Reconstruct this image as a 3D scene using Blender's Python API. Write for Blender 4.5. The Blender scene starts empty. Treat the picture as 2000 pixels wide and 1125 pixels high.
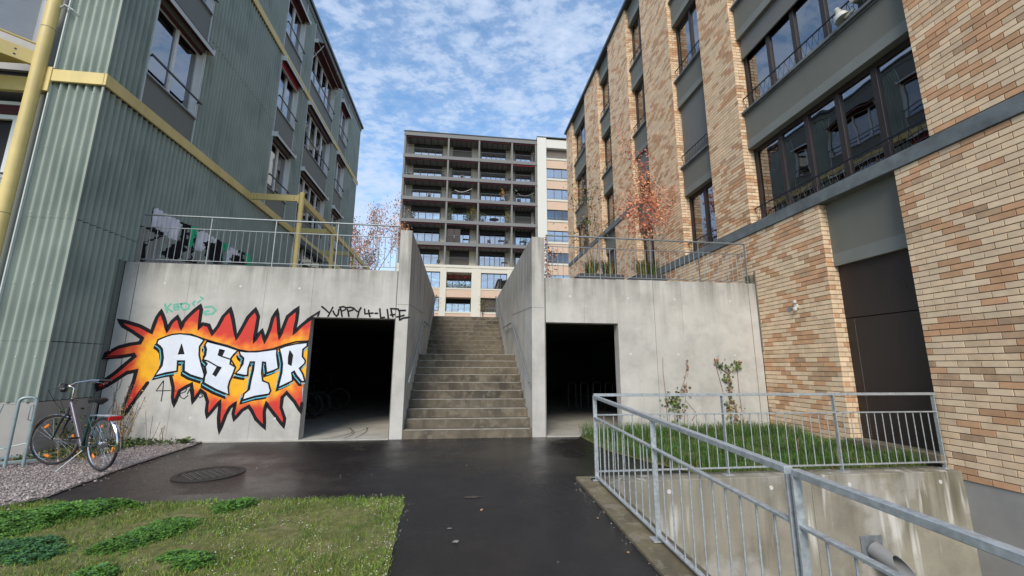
import bpy, bmesh, math, random
from math import sin, cos, pi, radians as rad, sqrt, hypot
from mathutils import Vector, Matrix, noise as mnoise
from mathutils.geometry import delaunay_2d_cdt
R = random.Random(7)
scene = bpy.context.scene
COL = scene.collection

# ------------------------------------------------------------------ camera
CAMH = 1.45
PITCH, YAW, ROLL = rad(10.74), rad(7.24), rad(.301)
cam_d = bpy.data.cameras.new('camera')
cam_d.sensor_width = 36.0
cam_d.lens = 800 / 2000 * 36.0
cam_d.clip_end = 900
cam_d.clip_start = .05
cam = bpy.data.objects.new('camera', cam_d)
COL.objects.link(cam)
fw = Vector((sin(YAW) * cos(PITCH), cos(YAW) * cos(PITCH), sin(PITCH)))
rt = Vector((cos(YAW), -sin(YAW), 0))
up = rt.cross(fw)
r2 = cos(ROLL) * rt + sin(ROLL) * up
u2 = -sin(ROLL) * rt + cos(ROLL) * up
cam.matrix_world = Matrix(((r2.x, u2.x, -fw.x, 0), (r2.y, u2.y, -fw.y, 0), (r2.z, u2.z, -fw.z, CAMH), (0, 0, 0, 1)))
scene.camera = cam

# ------------------------------------------------------------------ sky, sun, exposure
SUN_EL, SUN_AZ = rad(38), rad(200)      # azimuth measured clockwise from +Y: behind the camera, a little to the left
world = bpy.data.worlds.new('World')
scene.world = world
world.use_nodes = True
nt = world.node_tree
nt.nodes.clear()
def nd(t, ty, **kw):
    n = t.nodes.new(ty)
    for k, v in kw.items():
        if k == 'inp':
            for a, b in v.items():
                n.inputs[a].default_value = b
        else:
            setattr(n, k, v)
    return n
def ramp(t, src, pts, out=False):
    n = t.nodes.new('ShaderNodeValToRGB')
    e = n.color_ramp.elements
    while len(e) < len(pts):
        e.new(.5)
    for el, (p, c) in zip(e, pts):
        el.position = p
        el.color = (c, c, c, 1) if isinstance(c, (int, float)) else (*c, 1)
    t.links.new(src, n.inputs[0])
    return n.outputs[0]
def mixc(t, fac, a, b, mode='MIX'):
    n = t.nodes.new('ShaderNodeMix')
    n.data_type = 'RGBA'
    n.blend_type = mode
    n.clamp_factor = True
    for sock, v in ((n.inputs[0], fac), (n.inputs[6], a), (n.inputs[7], b)):
        if isinstance(v, (int, float)):
            sock.default_value = v
        elif isinstance(v, tuple):
            sock.default_value = (*v, 1) if len(v) == 3 else v
        else:
            t.links.new(v, sock)
    return n.outputs[2]
def mth(t, op, a, b=None, c=None):
    n = t.nodes.new('ShaderNodeMath')
    n.operation = op
    for i, v in enumerate((a, b, c)):
        if v is None:
            continue
        if isinstance(v, (int, float)):
            n.inputs[i].default_value = v
        else:
            t.links.new(v, n.inputs[i])
    return n.outputs[0]
sky = nd(nt, 'ShaderNodeTexSky', sky_type='NISHITA', sun_disc=False, sun_elevation=SUN_EL, sun_rotation=SUN_AZ, altitude=400, air_density=1.0, dust_density=.6, ozone_density=2.6)
tc = nd(nt, 'ShaderNodeTexCoord')
sep = nd(nt, 'ShaderNodeSeparateXYZ')
nt.links.new(tc.outputs['Generated'], sep.inputs[0])
zz = mth(nt, 'ADD', mth(nt, 'MAXIMUM', sep.outputs[2], 0.0), .16)
cmb = nd(nt, 'ShaderNodeCombineXYZ')
nt.links.new(mth(nt, 'DIVIDE', sep.outputs[0], zz), cmb.inputs[0])
nt.links.new(mth(nt, 'DIVIDE', sep.outputs[1], zz), cmb.inputs[1])
def wn(scale, detail, rough, off, dist=0.0):
    mp = nd(nt, 'ShaderNodeMapping')
    mp.inputs['Location'].default_value = off
    mp.inputs['Rotation'].default_value = (0, 0, .5)
    mp.inputs['Scale'].default_value = (1, 1.35, 1)
    nt.links.new(cmb.outputs[0], mp.inputs[0])
    n = nd(nt, 'ShaderNodeTexNoise', inp={'Scale': scale, 'Detail': detail, 'Roughness': rough, 'Distortion': dist})
    nt.links.new(mp.outputs[0], n.inputs['Vector'])
    return n.outputs['Fac']
big = wn(1.1, 3, .5, (3.1, 1.7, 0))
mid = wn(7.5, 4, .6, (.3, 5.2, 2), .35)
fine = wn(20.0, 5, .65, (7.3, 2.2, 4), .1)
s1 = mth(nt, 'ADD', mth(nt, 'MULTIPLY', big, .55), mth(nt, 'MULTIPLY', mid, .75))
s2 = mth(nt, 'ADD', s1, mth(nt, 'MULTIPLY', fine, .70))
# thicker towards the horizon
hz = mth(nt, 'MULTIPLY', mth(nt, 'SUBTRACT', .55, sep.outputs[2]), .22)
cf = ramp(nt, mth(nt, 'MULTIPLY', mth(nt, 'SUBTRACT', mth(nt, 'ADD', s2, hz), .74), 2.0), [(0.0, .04), (.28, .24), (.52, .68), (.88, 1.0)])
skyc = mixc(nt, 1.0, sky.outputs[0], (1.12, 1.30, 1.30), 'MULTIPLY')
bgs = nd(nt, 'ShaderNodeBackground')
# a cloud is lit by the sky and sun round it: brighter where the sky is brighter
cl = mixc(nt, .18, (3.3, 3.9, 4.9), sky.outputs[0])
nt.links.new(mixc(nt, cf, skyc, cl), bgs.inputs[0])
bgs.inputs[1].default_value = .10
wo = nd(nt, 'ShaderNodeOutputWorld')
nt.links.new(bgs.outputs[0], wo.inputs[0])

sd = bpy.data.lights.new('sun', 'SUN')
sd.energy = 1.5
sd.angle = rad(24)
sd.color = (1.0, .91, .79)
sun = bpy.data.objects.new('sun', sd)
sun.location = (0, -20, 40)
S_dir = Vector((sin(SUN_AZ) * cos(SUN_EL), cos(SUN_AZ) * cos(SUN_EL), sin(SUN_EL)))
sun.rotation_euler = S_dir.to_track_quat('Z', 'Y').to_euler()
COL.objects.link(sun)
scene.view_settings.view_transform = 'Standard'
scene.view_settings.look = 'None'
scene.view_settings.exposure = 1.1
scene.view_settings.gamma = 1

# ------------------------------------------------------------------ materials (all procedural)
MATS = {}
def M(name, col, rough=.7, var=.12, scale=2.5, col2=None, bump=0.0, bscale=60, metal=0.0, streak=0.0, streak_c=(.12, .11, .09), pores=0.0, spec=.5, grime=0.0, wet=None, detail=5, vscale=None, isl=0.0, attr=None, coat=0.0, patch=None, top=None, runs=None):
    if name in MATS:
        return MATS[name]
    m = bpy.data.materials.new(name)
    MATS[name] = m
    m.use_nodes = True
    t = m.node_tree
    b = t.nodes['Principled BSDF']
    L = t.links
    g = nd(t, 'ShaderNodeNewGeometry')
    pos = g.outputs['Position']
    def N(sc, de=5, ro=.55, vec=pos, stretch=None, off=(0, 0, 0)):
        mp = nd(t, 'ShaderNodeMapping')
        mp.inputs['Scale'].default_value = stretch or (1, 1, 1)
        mp.inputs['Location'].default_value = off
        L.new(vec, mp.inputs[0])
        n = nd(t, 'ShaderNodeTexNoise', inp={'Scale': sc, 'Detail': de, 'Roughness': ro})
        L.new(mp.outputs[0], n.inputs['Vector'])
        return n.outputs['Fac']
    c2 = col2 or tuple(min(1, c * (1 + var)) for c in col)
    c1 = col if col2 else tuple(c * (1 - var) for c in col)
    f = ramp(t, N(scale, detail, .6, stretch=vscale), [(.3, 0.0), (.7, 1.0)])
    c = mixc(t, f, c1, c2)
    if attr:
        a = nd(t, 'ShaderNodeVertexColor', layer_name=attr)
        c = mixc(t, 1.0, a.outputs[0], mixc(t, f, (1 - var,) * 3, (1 + var,) * 3), 'MULTIPLY')
    if isl:
        rr = mth(t, 'FRACT', mth(t, 'ADD', g.outputs['Random Per Island'], nd(t, 'ShaderNodeObjectInfo').outputs['Random']))
        c = mixc(t, 1.0, c, ramp(t, rr, [(0.0, 1 - isl), (1.0, 1 + isl)]), 'MULTIPLY')
    if streak:
        s = N(1.0, 4, .6, stretch=(5.5, 5.5, .35), off=(3, 1, 2))
        s = mth(t, 'MULTIPLY', s, ramp(t, N(.8, 2, .5, off=(9, 2, 1)), [(.35, .5), (.65, 1.25)]))
        c = mixc(t, mth(t, 'MULTIPLY', ramp(t, s, [(.42, 0.0), (.78, 1.0)]), streak), c, streak_c)
    if grime:
        s = N(1.6, 6, .65, off=(5, 5, 5))
        c = mixc(t, mth(t, 'MULTIPLY', ramp(t, s, [(.48, 0.0), (.72, 1.0)]), grime), c, tuple(x * .45 for x in col))
    if patch:
        pc, ps, pa = patch
        s = N(ps, 4, .6, off=(1, 8, 3))
        c = mixc(t, mth(t, 'MULTIPLY', ramp(t, s, [(.52, 0.0), (.6, 1.0)]), pa), c, pc)
    if top is not None:                      # dirt washed down from the open top edge
        sp_ = nd(t, 'ShaderNodeSeparateXYZ'); L.new(pos, sp_.inputs[0])
        ed = ramp(t, mth(t, 'SUBTRACT', top, sp_.outputs[2]), [(0.0, 1.0), (.12, .75), (.75, 0.0)])
        s = N(1.0, 5, .6, stretch=(7, 7, .5), off=(8, 3, 2))
        c = mixc(t, mth(t, 'MULTIPLY', mth(t, 'MULTIPLY', ed, ramp(t, s, [(.35, 0.0), (.7, 1.0)])), .75), c, (.13, .12, .095))
    if runs:                                 # pale lime runs
        s = N(1.0, 3, .55, stretch=(6.5, 6.5, .55), off=(1, 6, 4)); s2_ = N(1.1, 2, .5, off=(4, 4, 9))
        c = mixc(t, mth(t, 'MULTIPLY', mth(t, 'MULTIPLY', ramp(t, s, [(.56, 0.0), (.66, 1.0)]), ramp(t, s2_, [(.45, 0.0), (.58, 1.0)])), runs), c, (.62, .60, .55))
    hgt = None
    if pores:
        v = nd(t, 'ShaderNodeTexVoronoi', feature='F1', inp={'Scale': 16.0, 'Randomness': 1.0})
        L.new(pos, v.inputs['Vector'])
        p = ramp(t, mth(t, 'ADD', v.outputs['Distance'], mth(t, 'MULTIPLY', N(9, 2, .5), .25)), [(.14, 1.0), (.2, 0.0)])
        c = mixc(t, mth(t, 'MULTIPLY', p, pores), c, tuple(x * .35 for x in col))
    L.new(c, b.inputs['Base Color'])
    b.inputs['Metallic'].default_value = metal
    b.inputs['Specular IOR Level'].default_value = spec
    if coat:
        b.inputs['Coat Weight'].default_value = coat
        b.inputs['Coat Roughness'].default_value = .15
    if wet:
        f2 = ramp(t, N(wet[2], 4, .6, off=(2, 7, 0)), [(.40, wet[0]), (.62, wet[1])])
        L.new(f2, b.inputs['Roughness'])
    else:
        rn = mth(t, 'ADD', mth(t, 'MULTIPLY', mth(t, 'SUBTRACT', f, .5), .16), rough)
        L.new(rn, b.inputs['Roughness'])
    if bump:
        bn = nd(t, 'ShaderNodeBump', inp={'Strength': min(1, bump), 'Distance': .02})
        L.new(N(bscale, 4, .6), bn.inputs['Height'])
        L.new(bn.outputs[0], b.inputs['Normal'])
    return m
def glass_mat(name, tint=(.25, .28, .3), base=.06, wav=.35):
    m = bpy.data.materials.new(name)
    MATS[name] = m
    m.use_nodes = True
    t = m.node_tree
    t.nodes.clear()
    L = t.links
    gl = nd(t, 'ShaderNodeBsdfGlossy', inp={'Color': (.92, .94, .97, 1), 'Roughness': .015})
    tr = nd(t, 'ShaderNodeBsdfTransparent', inp={'Color': (*tint, 1)})
    fr = nd(t, 'ShaderNodeFresnel', inp={'IOR': 1.75})
    g = nd(t, 'ShaderNodeNewGeometry')
    n = nd(t, 'ShaderNodeTexNoise', inp={'Scale': 1.3, 'Detail': 1.0})
    L.new(g.outputs['Position'], n.inputs['Vector'])
    bn = nd(t, 'ShaderNodeBump', inp={'Strength': wav * .2, 'Distance': .05})
    L.new(n.outputs['Fac'], bn.inputs['Height'])
    L.new(bn.outputs[0], gl.inputs['Normal'])
    mx = nd(t, 'ShaderNodeMixShader')
    L.new(mth(t, 'MINIMUM', mth(t, 'ADD', mth(t, 'MULTIPLY', fr.outputs[0], 1.05), base), 1.0), mx.inputs[0])
    L.new(tr.outputs[0], mx.inputs[1])
    L.new(gl.outputs[0], mx.inputs[2])
    o = nd(t, 'ShaderNodeOutputMaterial')
    L.new(mx.outputs[0], o.inputs[0])
    return m

CONC = M('wall_concrete', (.42, .405, .37), .85, .10, 1.1, col2=(.565, .545, .50), bump=.2, bscale=45, streak=.28, streak_c=(.25, .23, .19), pores=.7, grime=.38, top=3.4)
CONC_D = M('side_concrete', (.33, .325, .31), .85, .12, 1.1, bump=.12, bscale=45, streak=.4, streak_c=(.13, .125, .11), pores=.3, grime=.35)
CONC_L = M('ramp_concrete', (.31, .285, .22), .8, .12, 1.6, bump=.2, bscale=40, streak=.75, streak_c=(.10, .09, .05), pores=.6, grime=.5, patch=((.50, .48, .45), 1.3, .5), top=.05, runs=.9)
KERB = M('kerb_concrete', (.15, .125, .075), .8, .3, 5, bump=.3, bscale=60, pores=.5, grime=.7, patch=((.26, .23, .17), 7, .5))
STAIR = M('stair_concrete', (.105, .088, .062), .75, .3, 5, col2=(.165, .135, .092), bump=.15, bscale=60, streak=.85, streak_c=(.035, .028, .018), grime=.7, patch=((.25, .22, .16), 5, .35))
NOSE = M('stair_nosing', (.42, .40, .35), .6, .2, 8)
JOINT = M('joint_dark', (.16, .15, .13), .9, .2, 8)
PLUG = M('formwork_plug', (.60, .59, .55), .7, .08, 8)
CORR = M('corrugated_green', (.30, .345, .30), .65, .10, 1.1, streak=.5, streak_c=(.12, .16, .13), bump=.04, bscale=120, grime=.08)
PANEL = M('panel_grey', (.155, .17, .155), .6, .06, 1.2)
TRIM = M('trim_aluminium', (.52, .56, .54), .45, .08, 4)
WHITE = M('window_white', (.72, .73, .71), .45, .06, 3)
SILL = M('sill_metal', (.30, .33, .38), .35, .08, 4, metal=.4)
DARKM = M('dark_metal', (.05, .058, .062), .4, .15, 5, metal=.3)
YEL = M('yellow_paint', (.67, .53, .21), .55, .09, 2, streak=.3, streak_c=(.40, .31, .13), grime=.15)
MAROON = M('maroon_fabric', (.07, .013, .018), .85, .2, 4)
RED = M('red_awning', (.28, .02, .035), .8, .15, 5)
INT = M('interior_dark', (.03, .03, .033), .9, .3, 1)
INT_L = M('interior_warm', (.13, .11, .09), .9, .3, 1)
CURT = M('curtain_fabric', (.55, .53, .5), .9, .15, 6, vscale=(12, 12, .6))
CREAM = M('brick_cream', (.77, .58, .385), .8, .10, 7, bump=.1, bscale=90, isl=.09)
CREAM2 = M('brick_sand', (.73, .53, .34), .8, .12, 7, bump=.1, bscale=90, isl=.13)
TAN = M('brick_tan', (.60, .345, .19), .8, .12, 7, bump=.1, bscale=90, isl=.14)
BROWN = M('brick_brown', (.50, .33, .20), .8, .15, 7, bump=.1, bscale=90, isl=.14)
MORT = M('mortar', (.17, .145, .115), .95, .15, 6, bump=.1)
SPAND = M('spandrel_render', (.155, .155, .13), .85, .07, 1.3, bump=.15, bscale=140, streak=.15, streak_c=(.10, .105, .10))
SPAND_B = M('spandrel_strip', (.19, .20, .18), .8, .1, 2, streak=.2, streak_c=(.15, .16, .155))
BAND = M('sill_band_concrete', (.14, .16, .165), .75, .3, 3, bump=.2, bscale=50, grime=.6)
BFRAME = M('brown_frame', (.035, .025, .022), .45, .15, 4, metal=.2)
BLIND = M('blind_grey', (.15, .15, .14), .7, .06, 3)
DOORM = M('door_black', (.026, .018, .016), .5, .15, 4)
PLAST = M('plinth_plaster', (.31, .30, .28), .8, .08, 3, grime=.15)
GALV = M('galvanised_steel', (.40, .43, .44), .42, .25, 30, metal=.35, bump=.03)
GALV2 = M('steel_rail_weathered', (.27, .30, .31), .45, .15, 14, metal=.5)
ASPH = M('asphalt', (.010, .0085, .0083), .5, .3, 130, col2=(.024, .0205, .020), bump=.4, bscale=200, wet=(.08, .5, .45), patch=((.026, .022, .020), 1.3, .5), spec=.5)
GRAV = M('gravel_bed', (.22, .185, .17), .9, .35, 38, bump=.8, bscale=120)
STONE = M('gravel_stone', (.30, .255, .24), .85, .3, 20, isl=.45)
STONE_W = M('pale_stone', (.62, .58, .50), .85, .15, 20, isl=.2)
SOIL = M('lawn_soil', (.13, .13, .035), .95, .4, 14, bump=.6, bscale=90, patch=((.24, .20, .10), 8, .5))
GRASS = M('grass_blade', (.165, .245, .03), .7, .35, 1.7, isl=.45, patch=((.27, .26, .05), 2.4, .5))
GRASS_L = M('long_grass', (.06, .14, .018), .6, .35, 2, isl=.4)
CLOVER = M('clover_leaf', (.085, .20, .025), .6, .25, 4, isl=.4)
CLOVER2 = M('clover_blue_leaf', (.045, .135, .045), .6, .25, 4, isl=.35)
LEAFG = M('leaf_green', (.075, .115, .022), .6, .3, 5, isl=.4)
LEAFD = M('leaf_dark', (.03, .055, .016), .6, .3, 5, isl=.4)
LEAFO = M('leaf_orange', (.78, .33, .17), .7, .3, 5, isl=.35)
LEAFY = M('leaf_yellow', (.36, .23, .05), .7, .3, 3, isl=.35)
LEAFB = M('leaf_brown', (.30, .17, .09), .8, .3, 6, isl=.4)
LEAFR = M('leaf_red', (.30, .035, .03), .7, .3, 6, isl=.4)
BARK = M('bark', (.16, .13, .10), .9, .3, 14, bump=.3)
BARK_W = M('birch_bark', (.38, .34, .30), .9, .3, 14)
PLANTER = M('planter_metal', (.045, .045, .048), .6, .15, 3)
PLAZA = M('plaza_paving', (.25, .24, .22), .85, .15, 4)
GFLOOR = M('garage_floor', (.42, .40, .35), .75, .15, 2.5, grime=.4, streak=0)
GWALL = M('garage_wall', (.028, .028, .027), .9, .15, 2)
BLK = M('black_plastic', (.012, .012, .014), .45, .2, 10)
RUBBER = M('tyre_rubber', (.018, .017, .018), .8, .2, 20)
CHROME = M('chrome', (.62, .62, .64), .18, .05, 10, metal=1.0)
FRAME_G = M('bike_green', (.008, .045, .042), .3, .1, 10, coat=.5)
FRAME_P = M('bike_purple_grey', (.075, .065, .085), .3, .1, 10, coat=.5)
ORANGE = M('reflector_orange', (.75, .20, .015), .35, .1, 10)
REDP = M('reflector_red', (.55, .02, .02), .25, .1, 10)
TWR_G = M('tower_grey', (.18, .176, .17), .75, .08, .3)
TWR_W = M('tower_white', (.63, .61, .55), .75, .04, .3)
TWR_C = M('tower_cream', (.62, .58, .48), .8, .06, .5)
TWR_B = M('tower_beige', (.60, .43, .31), .8, .05, .4)
TWR_D = M('tower_dark', (.035, .033, .033), .7, .1, .5)
PAINT_W = M('spray_white', (.68, .72, .79), .7, .08, 3, pores=.35, grime=.12, bump=.2, bscale=45)
PAINT_K = M('spray_black', (.010, .009, .011), .75, .2, 6, spec=.25)
PAINT_C = M('spray_cyan', (.12, .48, .62), .6, .1, 6)
PAINT_G = M('spray_green', (.012, .48, .22), .6, .1, 6)
PAINT_T = M('spray_teal_faded', (.14, .42, .32), .7, .15, 8)
PAINT_GY = M('overpaint_grey', (.30, .30, .27), .8, .08, 3)
PAINT_S = M('spray_silver', (.74, .72, .77), .6, .2, 4)
FLAMEM = M('spray_flame', (1, 1, 1), .7, .14, 4, attr='Col', bump=.2, bscale=45)
MHOLE = M('manhole_iron', (.028, .025, .024), .6, .3, 8, spec=.3, bump=.2)
OFFW = M('offwhite_plastic', (.60, .59, .53), .5, .08, 5)
BEIGE = M('beige_planter', (.42, .42, .36), .6, .08, 4)
GLASS = glass_mat('window_glass', base=.20)
GLASS_T = glass_mat('tower_glass', (.3, .3, .3), .42, .2)
RAIL_T = M('tower_rail', (.10, .10, .10), .6, .1, 3)
GLASS_D = glass_mat('window_glass_dark', (.10, .11, .12), .10)

# ------------------------------------------------------------------ object helpers
def tag(o, label=None, cat=None, group=None, kind=None):
    if label: o['label'] = label
    if cat: o['category'] = cat
    if group: o['group'] = group
    if kind: o['kind'] = kind
    return o
def thing(name, label, cat, loc=(0, 0, 0), group=None):
    o = bpy.data.objects.new(name, None)
    o.empty_display_size = .2
    o.location = loc
    COL.objects.link(o)
    return tag(o, label, cat, group)
WLOC = {}
def wl(o):
    p = Vector((0, 0, 0))
    while o is not None:
        p += o.location
        o = o.parent
    return p
class MB:
    """collects shapes; build() links them as ONE mesh object"""
    def __init__(s):
        s.v = []; s.f = []; s.mi = []; s.mats = []; s.cur = 0
    def mat(s, m):
        if m not in s.mats: s.mats.append(m)
        s.cur = s.mats.index(m)
        return s
    def add(s, vs, fs):
        b = len(s.v)
        s.v += [tuple(p) for p in vs]
        for f in fs:
            s.f.append(tuple(i + b for i in f)); s.mi.append(s.cur)
        return s
    def box(s, x0, x1, y0, y1, z0, z1):
        if x0 > x1: x0, x1 = x1, x0
        if y0 > y1: y0, y1 = y1, y0
        if z0 > z1: z0, z1 = z1, z0
        return s.add([(x0, y0, z0), (x1, y0, z0), (x1, y1, z0), (x0, y1, z0), (x0, y0, z1), (x1, y0, z1), (x1, y1, z1), (x0, y1, z1)],
                     [(0, 3, 2, 1), (4, 5, 6, 7), (0, 1, 5, 4), (1, 2, 6, 5), (2, 3, 7, 6), (3, 0, 4, 7)])
    def quad(s, a, b, c, d):
        return s.add([a, b, c, d], [(0, 1, 2, 3)])
    def beam(s, a, b, w, h, upv=(0, 0, 1)):
        a = Vector(a); b = Vector(b); d = (b - a).normalized(); u = Vector(upv)
        sd_ = d.cross(u)
        if sd_.length < 1e-4: sd_ = d.cross(Vector((1, 0, 0)))
        sd_.normalize(); u = sd_.cross(d).normalized()
        sd_ *= w / 2; u *= h / 2
        vs = [a - sd_ - u, a + sd_ - u, a + sd_ + u, a - sd_ + u, b - sd_ - u, b + sd_ - u, b + sd_ + u, b - sd_ + u]
        return s.add(vs, [(0, 3, 2, 1), (4, 5, 6, 7), (0, 1, 5, 4), (1, 2, 6, 5), (2, 3, 7, 6), (3, 0, 4, 7)][::1])
    def tube(s, pts, r, n=8, caps=True, r2=None):
        pts = [Vector(p) for p in pts]
        m = len(pts)
        rs = r if isinstance(r, (list, tuple)) else [r + ((r2 - r) * i / (m - 1) if r2 is not None else 0) for i in range(m)]
        vs = []; prev = None
        for i, p in enumerate(pts):
            d = (pts[min(i + 1, m - 1)] - pts[max(i - 1, 0)])
            if d.length < 1e-6: d = Vector((0, 0, 1))
            d.normalize()
            if prev is None:
                a = d.cross(Vector((0, 0, 1)))
                if a.length < .05: a = d.cross(Vector((1, 0, 0)))
            else:
                a = prev - d * prev.dot(d)
            a.normalize(); prev = a; b = d.cross(a)
            for k in range(n):
                t = 2 * pi * k / n
                vs.append(p + (a * cos(t) + b * sin(t)) * rs[i])
        fs = []
        for i in range(m - 1):
            for k in range(n):
                k2 = (k + 1) % n
                fs.append((i * n + k, i * n + k2, (i + 1) * n + k2, (i + 1) * n + k))
        if caps:
            fs.append(tuple(range(n - 1, -1, -1))); fs.append(tuple((m - 1) * n + k for k in range(n)))
        return s.add(vs, fs)
    def lathe(s, o, ax, prof, n=16):
        o = Vector(o); ax = Vector(ax).normalized(); a = ax.cross(Vector((0, 0, 1)))
        if a.length < .05: a = Vector((1, 0, 0))
        a.normalize(); b = ax.cross(a); vs = []; fs = []
        for (r, h) in prof:
            for k in range(n):
                t = 2 * pi * k / n
                vs.append(o + ax * h + (a * cos(t) + b * sin(t)) * r)
        for i in range(len(prof) - 1):
            for k in range(n):
                k2 = (k + 1) % n
                fs.append((i * n + k, i * n + k2, (i + 1) * n + k2, (i + 1) * n + k))
        return s.add(vs, fs)
    def torus(s, c, ax, R_, r, n=40, m=8):
        c = Vector(c); ax = Vector(ax).normalized(); a = ax.cross(Vector((0, 0, 1)))
        if a.length < .05: a = Vector((1, 0, 0))
        a.normalize(); b = ax.cross(a); vs = []; fs = []
        for i in range(n):
            t = 2 * pi * i / n; e = a * cos(t) + b * sin(t)
            for k in range(m):
                q = 2 * pi * k / m
                vs.append(c + e * (R_ + r * cos(q)) + ax * (r * sin(q)))
        for i in range(n):
            for k in range(m):
                i2 = (i + 1) % n; k2 = (k + 1) % m
                fs.append((i * m + k, i * m + k2, i2 * m + k2, i2 * m + k))
        return s.add(vs, fs)
    def poly(s, pts):
        return s.add(pts, [tuple(range(len(pts)))])
    def prism(s, pts, off):
        off = Vector(off); n = len(pts); a = [Vector(p) for p in pts]
        return s.add(a + [p + off for p in a], [tuple(range(n - 1, -1, -1)), tuple(range(n, 2 * n))] + [(i, (i + 1) % n, n + (i + 1) % n, n + i) for i in range(n)])
    def build(s, name, m=None, parent=None, smooth=False, bevel=0, fix=False):
        me = bpy.data.meshes.new(name)
        off = wl(parent) if parent else Vector((0, 0, 0))
        me.from_pydata([(p[0] - off.x, p[1] - off.y, p[2] - off.z) for p in s.v], [], s.f)
        if s.mats:
            for x in s.mats: me.materials.append(x)
            me.polygons.foreach_set('material_index', s.mi)
        if m: me.materials.append(m) if not s.mats else None
        if fix:
            bm = bmesh.new(); bm.from_mesh(me); bmesh.ops.recalc_face_normals(bm, faces=bm.faces); bm.to_mesh(me); bm.free()
        if smooth:
            me.polygons.foreach_set('use_smooth', [True] * len(me.polygons))
            me.update()
            try: me.set_sharp_from_angle(angle=rad(38))
            except Exception: pass
        o = bpy.data.objects.new(name, me)
        COL.objects.link(o)
        if parent: o.parent = parent
        if bevel:
            bv = o.modifiers.new('bevel', 'BEVEL'); bv.width = bevel; bv.segments = 1; bv.limit_method = 'ANGLE'; bv.angle_limit = rad(50)
        return o
def box(name, m, parent, x0, x1, y0, y1, z0, z1, bevel=0):
    return MB().box(x0, x1, y0, y1, z0, z1).build(name, m, parent, bevel=bevel)
def proj(X, Y, Z):
    v = Vector((X, Y, Z - CAMH)); d = v.dot(fw)
    if d < .05: return None
    return 1000 + 800 * v.dot(r2) / d, 562.5 - 800 * v.dot(u2) / d
def copy_tree(o, parent=None):
    c = o.copy(); COL.objects.link(c); c.parent = parent
    for ch in list(o.children):
        copy_tree(ch, c)
    return c
# ================================================================== THE SETTING
WY = 8.77                         # plane of the front walls
def gz(y):                        # ground falls gently towards the camera
    return 0.0 if y > 5.4 else -.042 * (5.4 - y)
def struct(name, mb, m, **k):
    return tag(mb.build(name, m, **k), kind='structure')
def sheet(name, m, pts, dz=0.0, sub=None):
    """flat sheet following the ground slope, corners as (x, y) given per strip rows"""
    mb = MB()
    for (a, b, c, d) in pts:
        mb.quad(*[(p[0], p[1], gz(p[1]) + dz) for p in (a, b, c, d)])
    return struct(name, mb, m)
g = MB(); g.quad((-400, -400, -.6), (-6.6, -400, -.6), (-6.6, 600, -.6), (-400, 600, -.6)); g.quad((-6.6, 22, -.6), (400, 22, -.6), (400, 600, -.6), (-6.6, 600, -.6)); g.quad((-6.6, -400, -3.0), (400, -400, -3.0), (400, 22, -3.0), (-6.6, 22, -3.0))
struct('ground', g, SOIL)
# asphalt: apron in front of the wall plus the path to the camera
sheet('asphalt_path', ASPH, [((-6.9, 5.4), (1.62, 5.4), (1.62, 9.02), (-6.9, 9.02)), ((1.62, 5.4), (4.2, 5.4), (4.2, 9.02), (1.62, 9.02)),
                             ((-6.9, -6), (1.62, -6), (1.62, 5.4), (-6.9, 5.4))])
# lawn soil, with small relief
def relief(name, m, poly_, dz, amp, step, kind='structure'):
    xs = [p[0] for p in poly_]; ys = [p[1] for p in poly_]
    pts = [Vector(p) for p in poly_]; n = len(pts)
    edges = [(i, (i + 1) % n) for i in range(n)]
    x = min(xs)
    while x < max(xs):
        y = min(ys)
        while y < max(ys):
            pts.append(Vector((x + R.uniform(-.3, .3) * step, y + R.uniform(-.3, .3) * step)))
            y += step
        x += step
    v, e, f, *_ = delaunay_2d_cdt(pts, edges, [list(range(n))], 1, 1e-5)
    mb = MB()
    def edge_d(p):
        d = 9
        for i in range(n):
            a = Vector(poly_[i]); b = Vector(poly_[(i + 1) % n]); ab = b - a
            t = max(0, min(1, (p - a).dot(ab) / ab.dot(ab))); d = min(d, (a + ab * t - p).length)
        return d
    mb.add([(p.x, p.y, gz(p.y) + dz + min(1, edge_d(p) / .15) * amp * (.5 + mnoise.noise(Vector((p.x * 2.1, p.y * 2.1, 0))) + .4 * mnoise.noise(Vector((p.x * 7, p.y * 7, 3))))) for p in v], [tuple(q) for q in f])
    return tag(mb.build(name, m, smooth=True), kind=kind)
LAWN = [(-5.2, -2), (-.40, -2), (-.47, 3.28), (-.56, 5.03), (-2.0, 5.12), (-3.58, 5.14), (-4.35, 5.30), (-4.62, 5.15), (-7.5, 4.2), (-7.5, -2)]
relief('lawn_soil', SOIL, LAWN, .006, .03, .16)
GRAVEL = [(-6.58, 8.6), (-6.58, 8.77), (-4.72, 8.77), (-4.60, 6.64), (-4.42, 5.42), (-4.60, 5.14), (-7.5, 4.2), (-14, 4.2), (-14, 9), (-6.62, 9)]
relief('gravel_strip', GRAV, GRAVEL, .012, .012, .22)
BED = [(2.55, 8.75), (2.62, 7.2), (2.95, 6.3), (3.35, 5.52), (6.95, 5.52), (6.95, 8.75)]
relief('planting_bed_soil', SOIL, BED, .006, .10, .2)
# upper plaza
pz = MB(); pz.box(-6.6, -1.335, 9.02, 16.9, 2.75, 3.4).box(1.84, 6.97, 9.02, 16.9, 2.75, 3.4).box(-6.6, 6.97, 16.9, 25, 2.75, 3.4).box(-60, 60, 25, 70, 2.75, 3.4)
struct('plaza', pz, PLAZA)
struct('ramp_floor', MB().box(1.9, 6.9, -8, 5.25, -2.7, -2.6), GWALL)

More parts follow.
